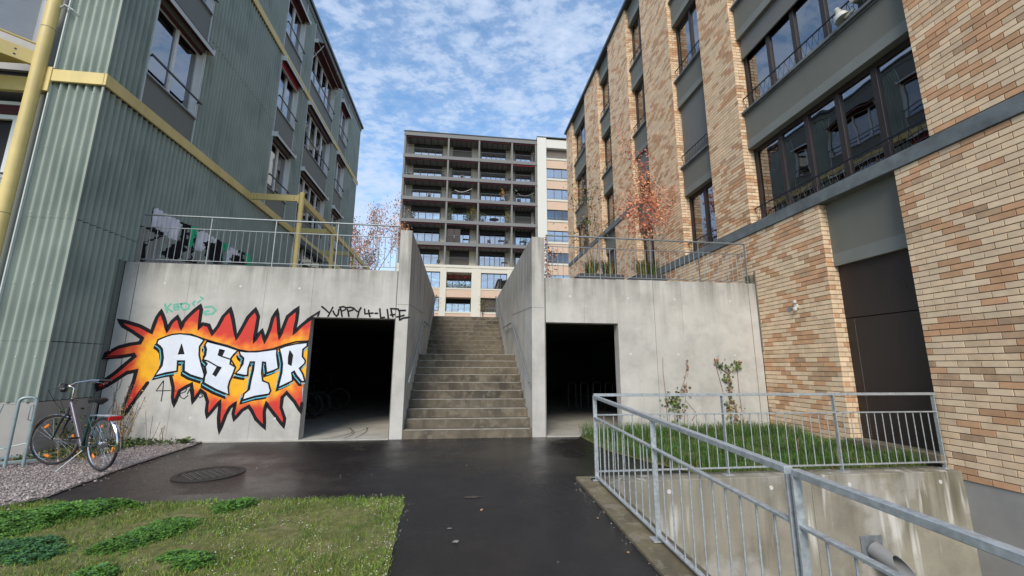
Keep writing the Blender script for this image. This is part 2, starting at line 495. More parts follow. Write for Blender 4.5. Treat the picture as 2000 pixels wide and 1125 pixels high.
# ================================================================== STAIRCASE
st = thing('concrete_staircase', 'wet brown concrete staircase climbing between two high grey walls to the upper plaza', 'staircase', (.22, WY, 0))
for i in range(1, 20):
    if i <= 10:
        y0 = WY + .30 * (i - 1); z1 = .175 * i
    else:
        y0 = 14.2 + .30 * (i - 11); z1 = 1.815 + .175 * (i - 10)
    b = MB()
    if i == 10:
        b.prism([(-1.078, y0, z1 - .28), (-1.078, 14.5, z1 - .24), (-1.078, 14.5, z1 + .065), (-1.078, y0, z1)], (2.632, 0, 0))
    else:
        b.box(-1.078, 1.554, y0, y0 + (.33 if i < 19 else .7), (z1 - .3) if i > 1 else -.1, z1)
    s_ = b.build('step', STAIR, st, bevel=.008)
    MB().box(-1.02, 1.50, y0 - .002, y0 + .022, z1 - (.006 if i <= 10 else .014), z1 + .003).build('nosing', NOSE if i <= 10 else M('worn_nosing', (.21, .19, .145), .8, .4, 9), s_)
# side walls of the stair, with handrails as parts
def stair_wall(x0, x1, ye, ztop, side, label):
    t = thing('stair_side_wall', label, 'wall', ((x0 + x1) / 2, WY, 0), 'walls flanking the concrete staircase')
    b = MB(); b.box(x0, x1, WY, ye, -.1, ztop)
    b.build('wall_slab', CONC_D if False else CONC, t, bevel=.006)
    xi = x1 if side > 0 else x0            # inner face
    e = .0015 * side
    j = MB(); j.beam((xi + e, WY + .02, 2.72), (xi + e, 12.2, 2.95), .002, .014); j.beam((xi + e, 12.2, 1.9), (xi + e, 12.2, ztop), .014, .002, (1, 0, 0))
    j.beam((xi + e, 9.9, .2), (xi + e, 9.9, 2.75), .01, .002, (1, 0, 0))
    j.box(x0 + .01, x1 - .01, WY - .0015, WY, 2.70, 2.708)
    j.build('formwork_joint', JOINT, t)
    xr = xi + .085 * side
    pts = [(xr, 8.62, 1.10), (xr, 8.72, 1.10), (xr, 11.45, 2.66), (xr, 13.75, 2.72), (xr, 16.9, 4.30), (xr, 17.1, 4.30)] if side > 0 else [(xr, 8.42, 1.10), (xr, 8.72, 1.10), (xr, 11.55, 2.66), (xr, 13.95, 2.72), (xr, 16.9, 4.30), (xr, 17.1, 4.30)]
    h = MB().tube(pts[1:], .021, 10).build('handrail', GALV2, t, smooth=True)
    k = MB()
    for y, z in ((9.2, 1.36), (10.9, 2.34), (12.6, 2.69), (14.6, 3.14), (16.2, 3.95)):
        k.tube([(xi, y, z - .10), (xr, y, z - .10), (xr, y, z - .01)], .007, 6)
    k.build('bracket', GALV2, h)
    return t
stair_wall(-1.332, -1.08, 17.3, 4.34, 1, 'tall pale concrete wall left of the stairs, with the end of the black YUPPY tag on its front')
stair_wall(1.556, 1.842, 17.9, 4.32, -1, 'tall pale concrete wall right of the stairs, dark streaks on its inner face')

# ================================================================== FRONT WALLS AND THE GARAGE BEHIND
TH = .26
LW = thing('graffiti_wall', 'pale concrete wall left of the stairs, covered by a flaming graffiti and pierced by a dark opening', 'wall', (-4, WY, 0))
b = MB()
b.box(-6.59, -3.03, WY, WY + TH, -.1, 3.43).box(-3.03, -1.345, WY, WY + TH, 2.40, 3.43)
b.build('wall_slab', CONC, LW, bevel=.006)
j = MB(); j.box(-1.347, -1.335, WY + .01, WY + TH, 0, 3.42)
for x in (-5.38, -3.95): j.box(x, x + .004, WY - .001, WY, .0 if x < -4 else .05, 3.41)
j.box(-6.35, -6.335, WY - .001, WY, .2, 3.41)
j.build('formwork_joint', JOINT, LW)
for (x, z) in ((-5.82, 3.02), (-4.42, 3.0), (-3.29, 2.99), (-5.0, .45), (-3.5, .42)):
    MB().lathe((x, WY + .002, z), (0, -1, 0), [(.024, 0), (.024, .006), (0, .006)], 12).build('formwork_plug', PLUG, LW)
# crack low on the left
crk = MB(); cp = [(-6.28, 1.18), (-6.30, 1.0), (-6.37, .9), (-6.33, .78), (-6.40, .6), (-6.44, .35)]
for a, c in zip(cp, cp[1:]): crk.beam((a[0], WY - .0012, a[1]), (c[0], WY - .0012, c[1]), .002, .012, (1, 0, 0))
crk.build('wall_crack', JOINT, LW)
RW = thing('right_front_wall', 'pale concrete wall right of the stairs with a dark doorway and two climbing vines', 'wall', (4.4, WY, 0))
b = MB()
b.box(3.508, 6.96, WY, WY + TH, -.1, 3.40).box(1.865, 3.508, WY, WY + TH, 2.385, 3.39)
b.build('wall_slab', CONC, RW, bevel=.006)
j = MB(); j.box(1.844, 1.863, WY + .012, WY + TH, 0, 3.38)
j.box(4.377, 4.384, WY - .0015, WY, .1, 3.39); j.box(6.76, 6.772, WY - .0015, WY, .1, 3.39); j.box(2.74, 2.744, WY - .001, WY, 2.39, 3.38); j.box(5.05, 5.054, WY - .001, WY, 2.2, 3.38)
j.build('formwork_joint', JOINT, RW)
for (x, z) in ((2.42, 2.98), (3.77, 2.97), (4.89, 2.97), (6.27, 2.96), (3.77, 1.72), (4.89, 1.72), (6.26, 1.71)):
    MB().lathe((x, WY + .002, z), (0, -1, 0), [(.026, 0), (.026, .006), (0, .006)], 12).build('formwork_plug', PLUG, RW)
# garage
GA = thing('underground_garage', 'dark bicycle garage under the plaza seen through the two openings', 'garage', (0, WY + 1, 0))
box('garage_floor', GFLOOR, GA, -6.6, -1.34, WY - .03, 21, -.1, .022)
box('garage_floor', GFLOOR, GA, 1.85, 6.95, WY - .03, 21, -.1, .018)
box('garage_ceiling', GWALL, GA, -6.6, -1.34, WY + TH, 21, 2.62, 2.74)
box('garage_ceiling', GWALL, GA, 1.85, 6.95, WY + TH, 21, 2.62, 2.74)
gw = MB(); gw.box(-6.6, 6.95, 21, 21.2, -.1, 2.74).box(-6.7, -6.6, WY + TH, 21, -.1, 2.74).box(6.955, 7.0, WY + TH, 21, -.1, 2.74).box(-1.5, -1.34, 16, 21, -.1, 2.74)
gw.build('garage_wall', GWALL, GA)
# tyre marks on the garage floor
tm = MB()
for k, (xa, xb, w) in enumerate(((-2.55, -2.1, .9), (-2.45, -2.3, 1.4), (-2.2, -2.5, 1.1), (-2.0, -2.2, .8), (3.1, 2.7, 1.2))):
    pr = None
    for q in range(13):
        t = q / 12; x = xa + (xb - xa) * t + .16 * sin(t * 3 * w); y = 8.85 + t * 1.5; z = .0235 + k * .0006 - (.004 if xa > 0 else 0)
        if pr: tm.quad((pr[0] - .011, pr[1], z), (pr[0] + .011, pr[1], z), (x + .011, y, z), (x - .011, y, z))
        pr = (x, y)
tm.build('tyre_mark', M('tyre_mark', (.12, .11, .09), .9, .3, 8), GA)

# ================================================================== RAILINGS
def railing(label, a, b, zf, posts, base, top, mid, bot, nb, skip=(), r=.0065, name='metal_railing', prail='round', group='galvanised railings'):
    """straight railing a->b (xy). zf(t) base height"""
    t = thing(name, label, 'railing', ((a[0] + b[0]) / 2, (a[1] + b[1]) / 2, zf(.5)), group)
    A = Vector((a[0], a[1], 0)); B = Vector((b[0], b[1], 0)); L = (B - A).length; d = (B - A).normalized()
    P = lambda u, z: tuple(A + (B - A) * u + Vector((0, 0, zf(u) + z)))
    m = GALV2 if prail == 'round' else GALV
    if prail == 'round':
        MB().tube([P(0, top), P(1, top)], .019, 10).build('top_rail', m, t, smooth=True)
        for z in (mid, bot): MB().beam(P(0, z), P(1, z), .028, .012).build('rail', m, t)
    else:
        MB().beam(P(0, top - .018), P(1, top - .018), .050, .036).build('top_rail', m, t, bevel=.003)
        for z in (mid, bot): MB().beam(P(0, z), P(1, z), .042, .016).build('rail', m, t, bevel=.002)
    for u in posts:
        pb = MB()
        if prail == 'round':
            pb.beam(P(u, base), P(u, top - .02), .038, .014, (d.x, d.y, 0)).build('post', m, t)
        else:
            pb.beam(P(u, base), P(u, top - .034), .050, .016, (d.x, d.y, 0))
            po = pb.build('post', m, t, bevel=.002)
            c = P(u, base)
            MB().box(c[0] - .065, c[0] + .065, c[1] - .05, c[1] + .05, c[2] - .004, c[2] + .010).build('foot_plate', m, po)
    us = sorted(posts)
    for u0, u1 in zip(us, us[1:]):
        n = max(1, round((u1 - u0) * L / nb))
        for k in range(1, n):
            u = u0 + (u1 - u0) * k / n
            MB().tube([P(u, bot), P(u, mid)], r, 6).build('baluster', m, t, smooth=True)
    return t
z3 = lambda z: (lambda u: z)
def up(x0, x1, xs): return [(x - x0) / (x1 - x0) for x in xs]
railing('long round-topped steel railing on the graffiti wall, crossing the corrugated building', (-6.47, WY + .10), (-1.37, WY + .10), z3(3.43), up(-6.47, -1.37, [-6.43, -5.18, -3.92, -2.66, -1.41]), 0, 1.03, .765, .09, .1255)
railing('long round-topped steel railing on the wall right of the stairs, in front of the planters', (1.90, WY + .10), (6.87, WY + .10), z3(3.395), up(1.90, 6.87, [1.93, 3.17, 4.41, 5.63, 6.85]), 0, 1.01, .75, .07, .1235)
FENCE_G = 'square-railed steel fences round the ramp'
FZ = lambda u: .045
railing('grey steel fence on the far side of the ramp, grass bed right behind it', (1.77, 5.37), (6.94, 5.37), FZ, up(1.77, 6.94, [3.58, 5.27, 6.91]) + [0.0], 0, 1.05, .78, .09, .131, name='ramp_fence', prail='flat', group=FENCE_G)
NZ = lambda u: (.045 - .046 * (5.33 - (5.33 + (-1.2 - 5.33) * u)))
railing('grey steel fence running from the corner post towards the camera along the kerb', (1.77, 5.33), (1.77, 2.13), lambda u: .045 - .046 * 3.2 * u, [0, 1.62 / 3.2, 1], 0, 1.03, .755, .04, .145, name='ramp_fence', prail='flat', group=FENCE_G)
railing('nearest grey steel fence section, rising large into the lower right corner', (1.77, 2.09), (1.77, -1.1), lambda u: .045 - .046 * (3.24 + 3.19 * u), [0.001, 1.6 / 3.19, 1], 0, 1.03, .755, .04, .145, name='ramp_fence', prail='flat', group=FENCE_G)

# ramp retaining wall with drain pipe
RWL = thing('ramp_retaining_wall', 'stained low concrete retaining wall of the sunken ramp, topped by the steel fences', 'wall', (4.4, 5.4, 0))
b = MB()
b.box(1.9, 7.19, 5.22, 5.52, -2.7, .045)
b.build('far_wall', CONC_L, RWL, bevel=.006)
b = MB(); b.prism([(1.55, 5.52, .045), (1.55, -3, .045 - .046 * 8.5), (1.9, -3, .045 - .046 * 8.5), (1.9, 5.52, .045)], (0, 0, -.3))
b.box(1.62, 1.9, -3, 5.5, -2.7, -.2)
b.build('kerb_wall', KERB, RWL, bevel=.008)
for (x, z) in ((2.66, -.09), (4.06, -.085), (5.20, -.08), (6.60, -.085), (4.1, -1.2), (2.7, -1.2)):
    MB().lathe((x, 5.222, z), (0, -1, 0), [(.027, 0), (.027, .007), (0, .007)], 12).build('formwork_plug', PLUG, RWL)
j = MB(); j.box(4.63, 4.638, 5.2185, 5.22, -2.6, .03); j.box(1.95, 7.1, 5.2187, 5.22, -1.75, -1.745); j.build('formwork_joint', JOINT, RWL)
dp = thing('drain_pipe', 'grey slant-cut drain pipe on a square flange sticking out of the ramp wall', 'pipe', (5.40, 5.22, -.85))
box('flange', GALV2, dp, 5.24, 5.56, 5.205, 5.219, -1.02, -.70, bevel=.004)
pp = MB(); n = 28; c0 = Vector((5.40, 5.2, -.86)); ax = Vector((.12, -1, -.36)).normalized(); a = Vector((1, 0, 0)) - ax * ax.x; a.normalize(); bb = ax.cross(a)
if bb.z < 0: bb = -bb
for rr, nm in ((.105, 0), (.098, 1)):
    vs = []
    for e in (0, 1):
        for k in range(n):
            t = 2 * pi * k / n; q = a * cos(t) + bb * sin(t)
            vs.append(c0 + q * rr + (ax * (0 if not e else .38 - .16 * sin(t))))
    pp.add(vs, [(k, (k + 1) % n, n + (k + 1) % n, n + k) for k in range(n)])
pp.add([pp.v[n + k] for k in range(n)] + [pp.v[3 * n + k] for k in range(n)], [(k, (k + 1) % n, n + (k + 1) % n, n + k) for k in range(n)])
pp.build('pipe_barrel', M('pipe_plastic', (.23, .23, .225), .4, .06, 5), dp, smooth=True)

# manhole
mh = thing('manhole_cover', 'round dark ribbed manhole cover set in the wet asphalt near the lawn', 'manhole cover', (-3.27, 6.33, 0))
cx, cy = -3.27, 6.33
MB().lathe((cx, cy, 0), (0, 0, 1), [(.41, .001), (.41, .012), (.345, .012), (.345, .002)], 48).build('rim', MHOLE, mh)
pl = MB().lathe((cx, cy, 0), (0, 0, 1), [(.34, .002), (.34, .0055), (0, .0055)], 48).build('plate', MHOLE, mh)
rb = MB()
for k in range(-6, 7):
    x = k * .052; h = sqrt(max(0, .325 ** 2 - x * x))
    for q in range(-4, 5):
        y0 = q * .105 - .04 + (.05 if k % 2 else 0)
        if abs(y0 + .04) + .045 < h: rb.box(cx + x - .012, cx + x + .012, cy + y0, cy + y0 + .08, .0055, .013)
tag(rb.build('raised_stud', M('manhole_worn', (.085, .078, .07), .6, .3, 8), pl), kind='stuff')
GR={'FLAME':[(-6.516,2.272),(-6.345,2.233),(-6.13,2.166),(-5.913,2.052),(-5.891,2.193),(-5.862,2.341),(-5.803,2.463),(-5.71,2.273),(-5.646,2.09),(-5.614,2.189),(-5.579,2.267),(-5.5,2.354),(-5.45,2.278),(-5.399,2.136),(-5.375,2.265),(-5.317,2.358),(-5.216,2.484),(-5.118,2.583),(-5.086,2.502),(-5.086,2.342),(-5.082,2.142),(-5.023,2.229),(-4.913,2.202),(-4.826,2.04),(-4.739,2.19),(-4.67,2.38),(-4.555,2.537),(-4.48,2.325),(-4.376,1.952),(-4.282,2.184),(-4.21,2.374),(-4.087,2.539),(-4.016,2.393),(-4.026,2.144),(-4.041,1.899),(-3.968,2.044),(-3.914,2.117),(-3.844,1.901),(-3.775,2.149),(-3.744,2.369),(-3.673,2.533),(-3.623,2.268),(-3.578,1.977),(-3.525,2.182),(-3.465,2.404),(-3.279,2.587),(-3.282,2.334),(-3.312,2.074),(-3.2,2.211),(-3.072,2.332),(-2.995,2.384),(-3.008,2.25),(-3.011,2.043),(-3.031,1.897),(-3.013,1.636),(-3.003,1.152),(-3.05,0.983),(-3.029,0.706),(-3.031,0.535),(-3.167,0.734),(-3.332,0.906),(-3.404,0.818),(-3.403,0.626),(-3.317,0.421),(-3.32,0.267),(-3.457,0.436),(-3.633,0.641),(-3.684,0.715),(-3.702,0.546),(-3.661,0.25),(-3.837,0.413),(-3.934,0.575),(-3.995,0.652),(-4.105,0.582),(-4.227,0.411),(-4.259,0.524),(-4.239,0.718),(-4.332,0.632),(-4.385,0.499),(-4.461,0.181),(-4.507,0.446),(-4.516,0.755),(-4.581,0.661),(-4.71,0.467),(-4.738,0.582),(-4.741,0.743),(-4.805,0.891),(-4.89,0.954),(-5.0,0.731),(-5.03,0.906),(-5.068,1.074),(-5.167,1.014),(-5.26,0.947),(-5.315,0.679),(-5.364,0.826),(-5.381,1.014),(-5.451,1.218),(-5.448,1.28),(-5.734,1.247),(-5.836,1.095),(-5.932,0.908),(-6.046,0.697),(-6.16,0.463),(-6.173,0.646),(-6.126,0.882),(-6.078,1.122),(-6.064,1.316),(-6.216,1.283),(-6.346,1.176),(-6.52,1.042),(-6.66,0.976),(-6.695,1.064),(-6.563,1.149),(-6.414,1.283),(-6.267,1.446),(-6.135,1.588),(-6.158,1.624),(-6.364,1.581),(-6.653,1.557),(-6.633,1.633),(-6.443,1.758),(-6.252,1.816),(-6.085,1.845),(-6.055,1.929),(-6.239,2.052),(-6.429,2.161)],'OUT1':[(-5.836,1.095),(-5.932,0.908),(-6.046,0.697),(-6.16,0.463),(-6.173,0.646),(-6.126,0.882),(-6.078,1.122),(-6.064,1.316),(-6.216,1.283),(-6.346,1.176),(-6.52,1.042),(-6.66,0.976),(-6.695,1.064),(-6.563,1.149),(-6.414,1.283),(-6.267,1.446),(-6.135,1.588),(-6.158,1.624),(-6.364,1.581),(-6.653,1.557),(-6.633,1.633),(-6.443,1.758),(-6.252,1.816),(-6.085,1.845),(-6.055,1.929),(-6.239,2.052),(-6.429,2.161),(-6.516,2.272),(-6.345,2.233),(-6.13,2.166),(-5.913,2.052),(-5.891,2.193),(-5.862,2.341),(-5.803,2.463),(-5.71,2.273),(-5.646,2.09),(-5.614,2.189),(-5.579,2.267),(-5.5,2.354),(-5.45,2.278),(-5.399,2.136),(-5.375,2.265),(-5.317,2.358),(-5.216,2.484),(-5.118,2.583),(-5.086,2.502),(-5.086,2.342),(-5.082,2.142),(-5.023,2.229),(-4.913,2.202),(-4.826,2.04),(-4.739,2.19),(-4.67,2.38),(-4.555,2.537),(-4.48,2.325),(-4.376,1.952),(-4.282,2.184),(-4.21,2.374),(-4.087,2.539),(-4.016,2.393),(-4.026,2.144),(-4.041,1.899),(-3.968,2.044),(-3.914,2.117),(-3.844,1.901),(-3.775,2.149),(-3.744,2.369),(-3.673,2.533),(-3.623,2.268),(-3.578,1.977),(-3.525,2.182),(-3.465,2.404),(-3.279,2.587),(-3.282,2.334),(-3.312,2.074),(-3.2,2.211),(-3.072,2.332),(-2.995,2.384)],'OUT2':[(-3.029,0.706),(-3.031,0.535),(-3.167,0.734),(-3.332,0.906),(-3.404,0.818),(-3.403,0.626),(-3.317,0.421),(-3.32,0.267),(-3.457,0.436),(-3.633,0.641),(-3.684,0.715),(-3.702,0.546),(-3.661,0.25),(-3.837,0.413),(-3.934,0.575),(-3.995,0.652),(-4.105,0.582),(-4.227,0.411),(-4.259,0.524),(-4.239,0.718),(-4.332,0.632),(-4.385,0.499),(-4.461,0.181),(-4.507,0.446),(-4.516,0.755),(-4.581,0.661),(-4.71,0.467),(-4.738,0.582),(-4.741,0.743),(-4.805,0.891),(-4.89,0.954),(-5.0,0.731),(-5.03,0.906),(-5.068,1.074),(-5.167,1.014),(-5.26,0.947),(-5.315,0.679),(-5.364,0.826),(-5.381,1.014),(-5.451,1.218)],'A':[(-5.775,1.905),(-5.645,1.971),(-5.534,2.013),(-5.396,2.03),(-5.228,2.012),(-5.08,1.973),(-4.953,1.916),(-5.019,1.787),(-5.004,1.622),(-4.942,1.446),(-4.859,1.246),(-4.865,1.166),(-4.999,1.208),(-5.109,1.245),(-5.231,1.315),(-5.251,1.507),(-5.368,1.506),(-5.352,1.314),(-5.543,1.281),(-5.725,1.229),(-5.686,1.318),(-5.632,1.417),(-5.632,1.567),(-5.672,1.73),(-5.722,1.787),(-5.787,1.829)],'Ah':[(-5.348,1.827),(-5.278,1.645),(-5.375,1.639)],'S':[(-4.898,1.888),(-4.707,1.839),(-4.515,1.788),(-4.313,1.719),(-4.377,1.639),(-4.422,1.568),(-4.426,1.456),(-4.321,1.395),(-4.35,1.261),(-4.393,1.123),(-4.406,1.013),(-4.375,0.871),(-4.622,0.972),(-4.85,1.095),(-4.854,1.205),(-4.832,1.288),(-4.865,1.398),(-4.841,1.454),(-4.925,1.537),(-4.889,1.621),(-4.891,1.733),(-4.928,1.817)],'S1':[(-4.646,1.73),(-4.564,1.708),(-4.598,1.601),(-4.659,1.628)],'S2':[(-4.646,1.405),(-4.583,1.383),(-4.655,1.227),(-4.706,1.26)],'SL1':[(-4.598,1.601),(-4.418,1.54),(-4.321,1.395)],'SL2':[(-4.925,1.537),(-4.821,1.504),(-4.646,1.405)],'T':[(-4.293,1.71),(-4.157,1.692),(-3.969,1.694),(-3.783,1.721),(-3.596,1.754),(-3.589,1.631),(-3.529,1.376),(-3.632,1.325),(-3.741,1.285),(-3.784,1.488),(-3.834,1.493),(-3.83,1.291),(-3.794,1.137),(-3.682,1.09),(-3.628,0.943),(-3.651,0.882),(-3.899,0.842),(-4.12,0.772),(-4.107,0.889),(-4.02,0.971),(-4.009,1.151),(-3.987,1.332),(-3.987,1.495),(-4.059,1.495),(-4.088,1.374),(-4.082,1.234),(-4.157,1.24),(-4.307,1.275),(-4.244,1.351),(-4.193,1.457),(-4.191,1.57),(-4.262,1.631)],'R':[(-3.556,1.761),(-3.438,1.811),(-3.25,1.859),(-3.031,1.888),(-3.035,1.815),(-3.106,1.751),(-3.101,1.607),(-3.042,1.535),(-3.042,1.478),(-3.134,1.378),(-3.06,1.265),(-3.009,1.124),(-3.068,1.118),(-3.175,1.236),(-3.23,1.321),(-3.271,1.292),(-3.239,1.138),(-3.363,1.073),(-3.491,1.012),(-3.481,1.123),(-3.458,1.292),(-3.462,1.461),(-3.507,1.632)],'Rh':[(-3.352,1.72),(-3.288,1.634),(-3.296,1.434),(-3.353,1.462),(-3.362,1.605)],'BAND':[(-5.768,1.886),(-5.612,1.963),(-5.414,2.023),(-5.204,2.017),(-4.957,1.93),(-4.737,1.862),(-4.518,1.807),(-4.322,1.733),(-4.103,1.692),(-3.89,1.709),(-3.678,1.751),(-3.468,1.834),(-3.254,1.9),(-3.019,1.914)],'SPINE':[(-6.043,1.611),(-5.786,1.586),(-5.356,1.617),(-4.818,1.482),(-4.397,1.261),(-3.997,1.234),(-3.478,1.405),(-3.082,1.549)],'TAGY':[[(-2.823,2.624),(-2.764,2.579),(-2.68,2.505)],[(-2.606,2.612),(-2.638,2.535),(-2.684,2.423)],[(-2.594,2.536),(-2.567,2.478),(-2.519,2.433),(-2.489,2.468),(-2.481,2.573)],[(-2.455,2.598),(-2.432,2.528),(-2.408,2.429)],[(-2.473,2.615),(-2.402,2.632),(-2.344,2.612),(-2.352,2.571),(-2.422,2.54)],[(-2.314,2.577),(-2.291,2.507),(-2.274,2.432)],[(-2.333,2.612),(-2.255,2.623),(-2.192,2.603),(-2.206,2.568),(-2.288,2.537)],[(-2.174,2.586),(-2.114,2.535)],[(-2.047,2.619),(-2.081,2.547),(-2.1,2.424)],[(-1.972,2.591),(-1.959,2.491),(-1.797,2.512)],[(-1.891,2.569),(-1.875,2.493),(-1.854,2.434)],[(-1.756,2.505),(-1.706,2.508)],[(-1.666,2.604),(-1.655,2.521),(-1.637,2.415),(-1.564,2.428)],[(-1.517,2.595),(-1.498,2.501),(-1.483,2.412)],[(-1.437,2.603),(-1.428,2.538),(-1.394,2.444)],[(-1.449,2.614),(-1.288,2.606)],[(-1.441,2.476),(-1.362,2.492)],[(-1.286,2.576),(-1.142,2.582)],[(-1.263,2.565),(-1.257,2.458),(-1.252,2.375)],[(-1.313,2.439),(-1.245,2.453),(-1.166,2.478)],[(-1.252,2.375),(-1.185,2.418),(-1.06,2.438)],[(-3.083,2.352),(-2.991,2.423),(-2.95,2.447),(-2.919,2.471),(-2.858,2.524),(-2.882,2.425)]],'TAGG':[[(-5.759,2.602),(-5.695,2.436)],[(-5.655,2.61),(-5.716,2.522),(-5.607,2.461)],[(-5.6,2.591),(-5.525,2.614),(-5.504,2.507),(-5.565,2.497),(-5.589,2.548),(-5.516,2.556)],[(-5.472,2.615),(-5.396,2.634),(-5.317,2.598),(-5.328,2.525),(-5.408,2.495),(-5.463,2.551),(-5.467,2.615)],[(-5.229,2.673),(-5.263,2.629),(-5.231,2.592)],[(-5.173,2.651),(-5.125,2.691)],[(-5.135,2.764),(-5.084,2.721)],[(-5.028,2.561),(-4.91,2.579),(-4.82,2.508),(-4.877,2.434),(-5.008,2.416),(-5.033,2.459),(-4.952,2.49)]],'TAGE':[[(-5.566,1.136),(-5.663,0.948),(-5.413,0.955)],[(-5.561,1.136),(-5.548,0.934),(-5.548,0.76)],[(-5.393,0.955),(-5.31,0.944)],[(-5.252,0.893),(-5.156,0.933),(-5.138,0.987),(-5.205,1.009),(-5.245,0.933),(-5.232,0.839),(-5.162,0.799),(-5.096,0.865)],[(-5.112,0.892),(-5.087,0.987),(-5.045,0.865),(-5.008,0.973),(-5.001,0.825),(-5.008,0.784)],[(-4.984,0.798),(-4.941,0.892),(-4.869,0.892),(-4.833,0.851),(-4.885,0.819),(-4.929,0.865)]],'FW':[[(9.268,4.729),(9.385,4.79),(9.601,4.765),(9.819,4.768),(10.048,4.772),(10.194,4.758),(10.178,4.62),(10.16,4.295),(10.025,4.277),(9.803,4.271),(9.702,4.332),(9.551,4.344),(9.35,4.336),(9.251,4.339)],[(10.911,4.801),(11.164,4.813),(11.438,4.792),(11.697,4.76),(11.432,4.568),(11.164,4.452),(11.12,4.279),(10.744,4.251),(10.762,4.507),(10.824,4.701)],[(12.232,4.766),(12.518,4.77),(12.896,4.774),(12.78,4.618),(12.456,4.432),(12.378,4.313),(12.136,4.31),(12.147,4.546)]],'FK':[[(9.226,4.742),(9.27,4.767),(9.28,4.552),(9.287,4.352),(9.252,4.332),(9.222,4.545)],[(10.159,4.754),(10.29,4.767),(10.486,4.786),(10.495,4.644),(10.486,4.253),(10.314,4.252),(10.169,4.257),(10.2,4.529)],[(8.987,4.255),(9.236,4.319),(9.39,4.335),(9.555,4.329),(9.725,4.324),(9.717,4.267),(9.517,4.225),(9.314,4.234),(9.193,4.253)],[(9.578,4.23),(9.679,4.247),(9.275,3.985),(9.222,3.881),(9.243,3.547),(9.197,3.542),(9.159,3.949)],[(10.162,4.287),(10.409,4.263),(10.485,4.152),(10.337,3.947),(10.243,3.841),(9.824,3.81),(9.704,3.869),(9.899,4.049)],[(10.805,4.783),(10.885,4.792),(10.747,4.572),(10.727,4.324),(10.809,4.089),(10.927,3.931),(10.575,3.877),(10.356,3.87),(10.721,4.015),(10.69,4.313),(10.732,4.636)],[(11.038,4.504),(11.267,4.628),(11.419,4.619),(11.596,4.654),(11.566,4.776),(11.783,4.806),(11.936,4.718),(11.996,4.198),(11.635,4.107),(11.252,4.208),(11.27,4.375)],[(12.419,4.581),(12.74,4.628),(12.773,4.802),(13.087,4.806),(13.211,4.469),(12.316,4.278)],[(12.175,4.711),(12.26,4.795),(12.12,4.655),(12.083,4.528),(12.042,4.556)]],'FE':[[(10.518,4.763),(10.766,4.831),(10.779,4.721),(10.713,4.492),(10.738,4.276),(10.521,4.263),(10.528,4.502)],[(11.887,4.78),(12.255,4.813),(12.116,4.674),(12.083,4.528),(12.071,4.303),(11.97,4.305),(11.971,4.574)],[(13.124,4.816),(13.443,4.872),(13.535,4.506),(13.254,4.458)],[(11.273,4.484),(11.374,4.496),(11.375,4.368),(11.296,4.328)]],'FG':[[(9.01,4.234),(9.311,4.248),(9.659,4.24),(10.032,4.247),(10.169,4.257),(9.783,3.984),(9.684,3.864),(9.95,3.828),(10.266,3.847),(10.901,3.925),(10.757,3.863),(9.038,3.488),(8.984,3.953)],[(10.49,4.237),(10.742,4.259),(11.149,4.278),(11.256,4.191),(11.61,4.212),(11.641,4.081),(10.903,3.916),(10.262,3.862),(10.407,4.064)]]}
# ================================================================== LEFT BUILDING (corrugated)
FX = -6.6
LB = thing('corrugated_building', 'green-grey corrugated building on the left with yellow steel bands and white windows', 'building', (-10, 16, 0))
LB_TOP = 16.4
PIT = .1375; AMP = .039
b = MB()
b.box(-18, -6.83, 8.35, 24.7, -.6, LB_TOP - .1).box(-7.6, -6.75, 7.85, 8.35, -.6, LB_TOP - .1)
b.build('building_core', INT, LB)
box('plinth', PLAST, LB, -7.5, FX - .012, 7.64, 8.77, -.2, .84)
def corr_side(y0, y1, z0, z1, ph=7.73):
    mb = MB(); n = max(2, int(math.ceil((y1 - y0) / (PIT / 8)))); vs = []
    for i in range(n + 1):
        y = y0 + (y1 - y0) * i / n
        x = FX - AMP + AMP * cos(2 * pi * (y - ph) / PIT)
        vs += [(x, y, z0), (x, y, z1)]
    mb.add(vs, [(2 * i, 2 * i + 2, 2 * i + 3, 2 * i + 1) for i in range(n)])
    mb.add([(v[0] - .012, v[1], v[2]) for v in vs[0::2]] + [v for v in vs[0::2]], [(i, i + n + 1, i + n + 2, i + 1) for i in range(n)])
    o = mb.build('corrugated_sheet', CORR, LB, smooth=False)
    o.data.polygons.foreach_set('use_smooth', [True] * len(o.data.polygons))
    return o
def cols(y0, y1, zs, w=1.1):
    k = max(1, round((y1 - y0) / w))
    for i in range(k):
        a = y0 + (y1 - y0) * i / k; c = y0 + (y1 - y0) * (i + 1) / k
        for z0, z1 in zip(zs, zs[1:]):
            corr_side(a, c, z0 + .012, z1)
# lower zone
cols(7.60, 8.66, [.84, 1.80, 3.90, 6.46]); cols(8.66, 8.97, [3.44, 3.90, 6.46], .31); cols(8.97, 16.45, [3.4, 3.92, 6.46])
cols(20.0, 24.85, [3.4, 6.5])
for (a, c) in ((7.60, 8.40), (10.05, 13.86), (15.45, 16.42), (19.52, 20.55), (22.08, 24.86)):
    cols(a, c, [6.69, 9.74, 12.42]); cols(a, c, [12.66, 15.6, LB_TOP - .05])
box('corner_trim_strip', TRIM if False else PANEL, LB, FX - .05, FX + .004, 8.66, 8.768, .84, 3.44)
